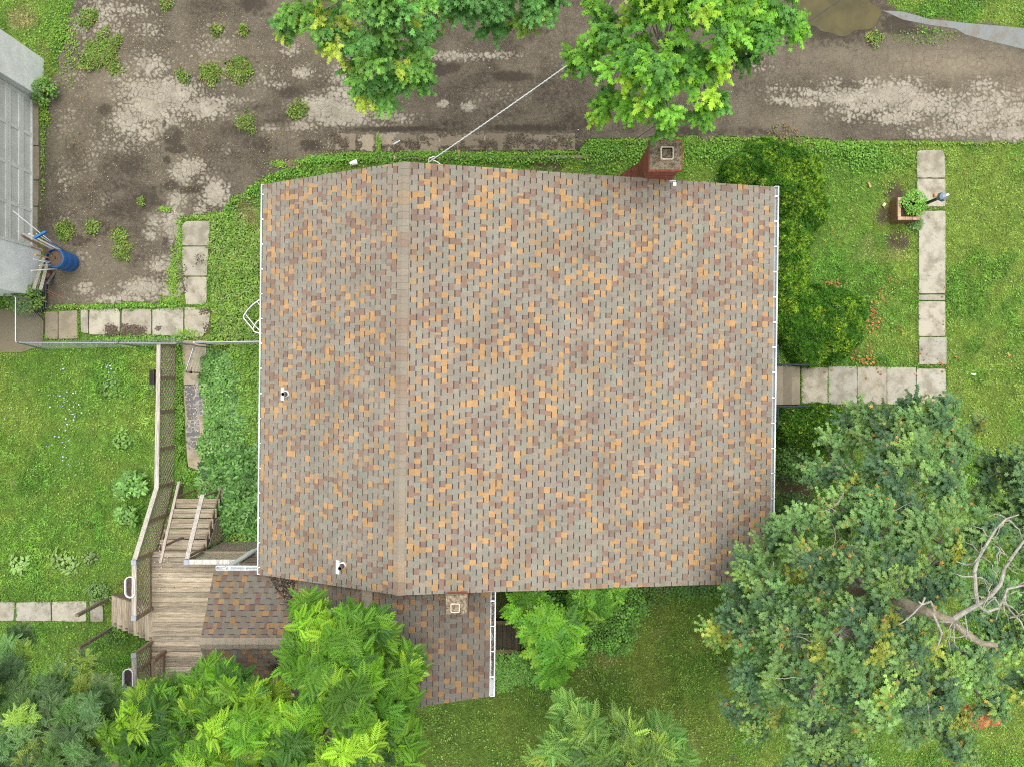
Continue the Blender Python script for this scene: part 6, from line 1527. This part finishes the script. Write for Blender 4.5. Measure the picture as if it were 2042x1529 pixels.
for _ in range(46):
    a = random.choice([(1945, 1150), (1955, 1105), (1975, 1070), (1998, 1160), (2005, 1125), (2000, 1200), (1940, 1125), (1985, 1190), (2015, 1230), (1900, 1240), (1930, 1265), (2030, 1165), (1970, 1190), (2010, 1035), (1995, 1100)])
    x, y = a; z = 9.45; ang = random.uniform(0, 6.28); pts = [(x, y, z)]
    for s in range(random.randint(3, 5)):
        ang += random.uniform(-.6, .6); L_ = random.uniform(7, 14); x += math.cos(ang) * L_; y += math.sin(ang) * L_; z += random.uniform(-.05, .12); pts.append((x, y, z))
    limb(pts, random.uniform(.010, .018), .004, DL, 5)
o = dm.build("dead_limb", parent=big); o["label"] = "bare grey dead limb above the crown"
# grey inner twigs showing through
for _ in range(44):
    dm = MB()
    x, y = random.uniform(1580, 1880), random.uniform(980, 1400); ang = random.uniform(0, 6.28); z = random.uniform(6.6, 7.7); pts = [(x, y, z - .3)]
    for s in range(4): ang += random.uniform(-.35, .35); x += math.cos(ang) * 16; y += math.sin(ang) * 16; z += .03; pts.append((x, y, z))
    limb(pts, random.uniform(.008, .014), .003, (.30, .28, .23), 5); dm.build("bare_twig", parent=big)
# --- pinnate trees, lower left
YG = [(.135, .30, .016), (.09, .22, .014), (.21, .37, .02), (.045, .125, .012)]
tree("walnut_tree", "yellow green feathery tree reaching over the lower roof", (-4.9, -9.6),
     [(612, 1215, 22, 6.9), (620, 1250, 36, 7.2), (596, 1292, 28, 7.0), (590, 1335, 22, 6.8), (640, 1300, 48, 7.6), (700, 1250, 42, 7.4), (745, 1245, 26, 7.2), (760, 1272, 20, 6.9), (690, 1300, 50, 7.8), (640, 1360, 60, 8.0), (720, 1350, 55, 7.8), (805, 1340, 24, 6.8), (812, 1320, 14, 6.6), (780, 1370, 40, 7.2), (690, 1420, 70, 8.3),
      (770, 1440, 50, 7.6), (600, 1430, 50, 7.6), (790, 1490, 40, 7.2), (700, 1500, 70, 8.2), (610, 1510, 60, 7.8), (640, 1590, 90, 8.2), (790, 1400, 28, 7.0)],
     'pinn', YG, leaf=.29, per=1.7, k=8, clr=.30, droop=(-15, 45), tipdens=.62, bark=(.22, .19, .14), trunk_r=.2, group="feathery trees along the bottom left")
tree("walnut_tree", "yellow green feathery tree between the deck and the taller twin", (-8.2, -10.2),
     [(425, 1338, 24, 6.2), (462, 1352, 30, 6.6), (400, 1362, 24, 6.2), (505, 1392, 34, 6.9), (440, 1405, 42, 7.0), (395, 1405, 26, 6.4), (535, 1445, 44, 7.0), (350, 1440, 36, 6.3), (460, 1470, 60, 7.4), (550, 1500, 45, 7.2), (400, 1510, 60, 7.0), (480, 1590, 80, 7.4), (548, 1400, 18, 6.6)],
     'pinn', YG, leaf=.27, per=1.7, k=8, clr=.30, droop=(-15, 45), tipdens=.62, bark=(.22, .19, .14), trunk_r=.18, group="feathery trees along the bottom left")
tree("walnut_tree", "yellow green feathery tree beside the lower deck planter", (-11.0, -10.6),
     [(292, 1392, 22, 6.0), (268, 1425, 30, 6.2), (322, 1408, 28, 6.2), (300, 1450, 46, 6.6), (235, 1470, 34, 6.0), (260, 1510, 50, 6.4), (340, 1480, 46, 6.6), (300, 1580, 80, 6.8), (345, 1378, 18, 5.8)],
     'pinn', YG, leaf=.27, per=1.7, k=8, clr=.30, droop=(-15, 45), tipdens=.62, bark=(.22, .19, .14), trunk_r=.16, group="feathery trees along the bottom left")
BG = [(.11, .205, .065), (.15, .27, .085), (.07, .14, .045), (.10, .21, .04), (.25, .36, .055)]
tree("locust_tree", "blue green small leaved tree filling the bottom left corner", (-14.4, -9.4),
     [(170, 1320, 22, 4.4), (130, 1345, 26, 4.6), (190, 1370, 40, 5.0), (225, 1395, 24, 4.6), (100, 1385, 45, 5.2), (150, 1420, 60, 5.6), (60, 1430, 60, 5.6), (210, 1440, 30, 4.8), (20, 1300, 30, 4.4), (15, 1340, 35, 4.8), (20, 1400, 45, 5.2), (120, 1490, 70, 5.8), (180, 1500, 45, 5.2), (40, 1510, 70, 5.8), (-60, 1400, 90, 5.8), (90, 1590, 110, 5.8), (35, 1270, 14, 4.0)],
     'pinns', BG, leaf=.19, per=1.5, k=8, clr=.26, droop=(-30, 40), tipdens=1.0, bark=(.25, .23, .18), trunk_r=.16)
tree("walnut_tree", "pale feathery young tree rising at the bottom centre", (2.6, -11.6),
     [(1135, 1420, 20, 4.6), (1150, 1450, 34, 5.0), (1180, 1475, 30, 4.9), (1120, 1490, 34, 4.9), (1240, 1455, 18, 4.4), (1250, 1490, 32, 4.6), (1325, 1470, 16, 4.2), (1320, 1500, 26, 4.4), (1200, 1510, 46, 5.2), (1280, 1520, 40, 4.8), (1090, 1520, 30, 4.6), (1350, 1510, 22, 4.2), (1160, 1560, 70, 5.2), (1300, 1570, 60, 4.8)],
     'pinn', [(.19, .34, .065), (.14, .26, .05), (.28, .41, .06), (.09, .20, .04)], leaf=.34, per=1.0, k=7, clr=.32, droop=(-30, 30), tipdens=.42, trunk_r=.12)
tree("sapling", "bright sapling with long paired leaflets beside the dark hatch", (1.1, -7.2),
     [(1040, 1215, 18, 2.2), (1065, 1200, 28, 2.4), (1090, 1240, 36, 2.7), (1060, 1245, 24, 2.4), (1105, 1275, 34, 2.6), (1130, 1250, 26, 2.4), (1105, 1310, 28, 2.4), (1130, 1300, 24, 2.3), (1080, 1300, 20, 2.2), (1100, 1340, 12, 2.0), (1070, 1260, 22, 2.3)],
     'pinnb', [(.15, .36, .025), (.09, .24, .02), (.22, .42, .03)], leaf=.42, per=1.5, k=6, clr=.22, droop=(0, 45), tipdens=.4, trunk_r=.04, fork=.8, squash=.4)
tree("sapling", "second leafy sapling between the hatch sapling and main roof", (2.5, -6.3),
     [(1180, 1190, 24, 1.6), (1210, 1200, 28, 1.6), (1225, 1180, 22, 1.5), (1190, 1215, 20, 1.4), (1150, 1200, 20, 1.6)],
     'pinnb', [(.15, .36, .03), (.10, .26, .025), (.22, .42, .04)], leaf=.32, per=1.9, k=6, clr=.22, droop=(0, 40), tipdens=.45, trunk_r=.03, fork=.6, squash=.4)
print("objects", len(bpy.data.objects), "verts", sum(len(m.vertices) for m in bpy.data.meshes))
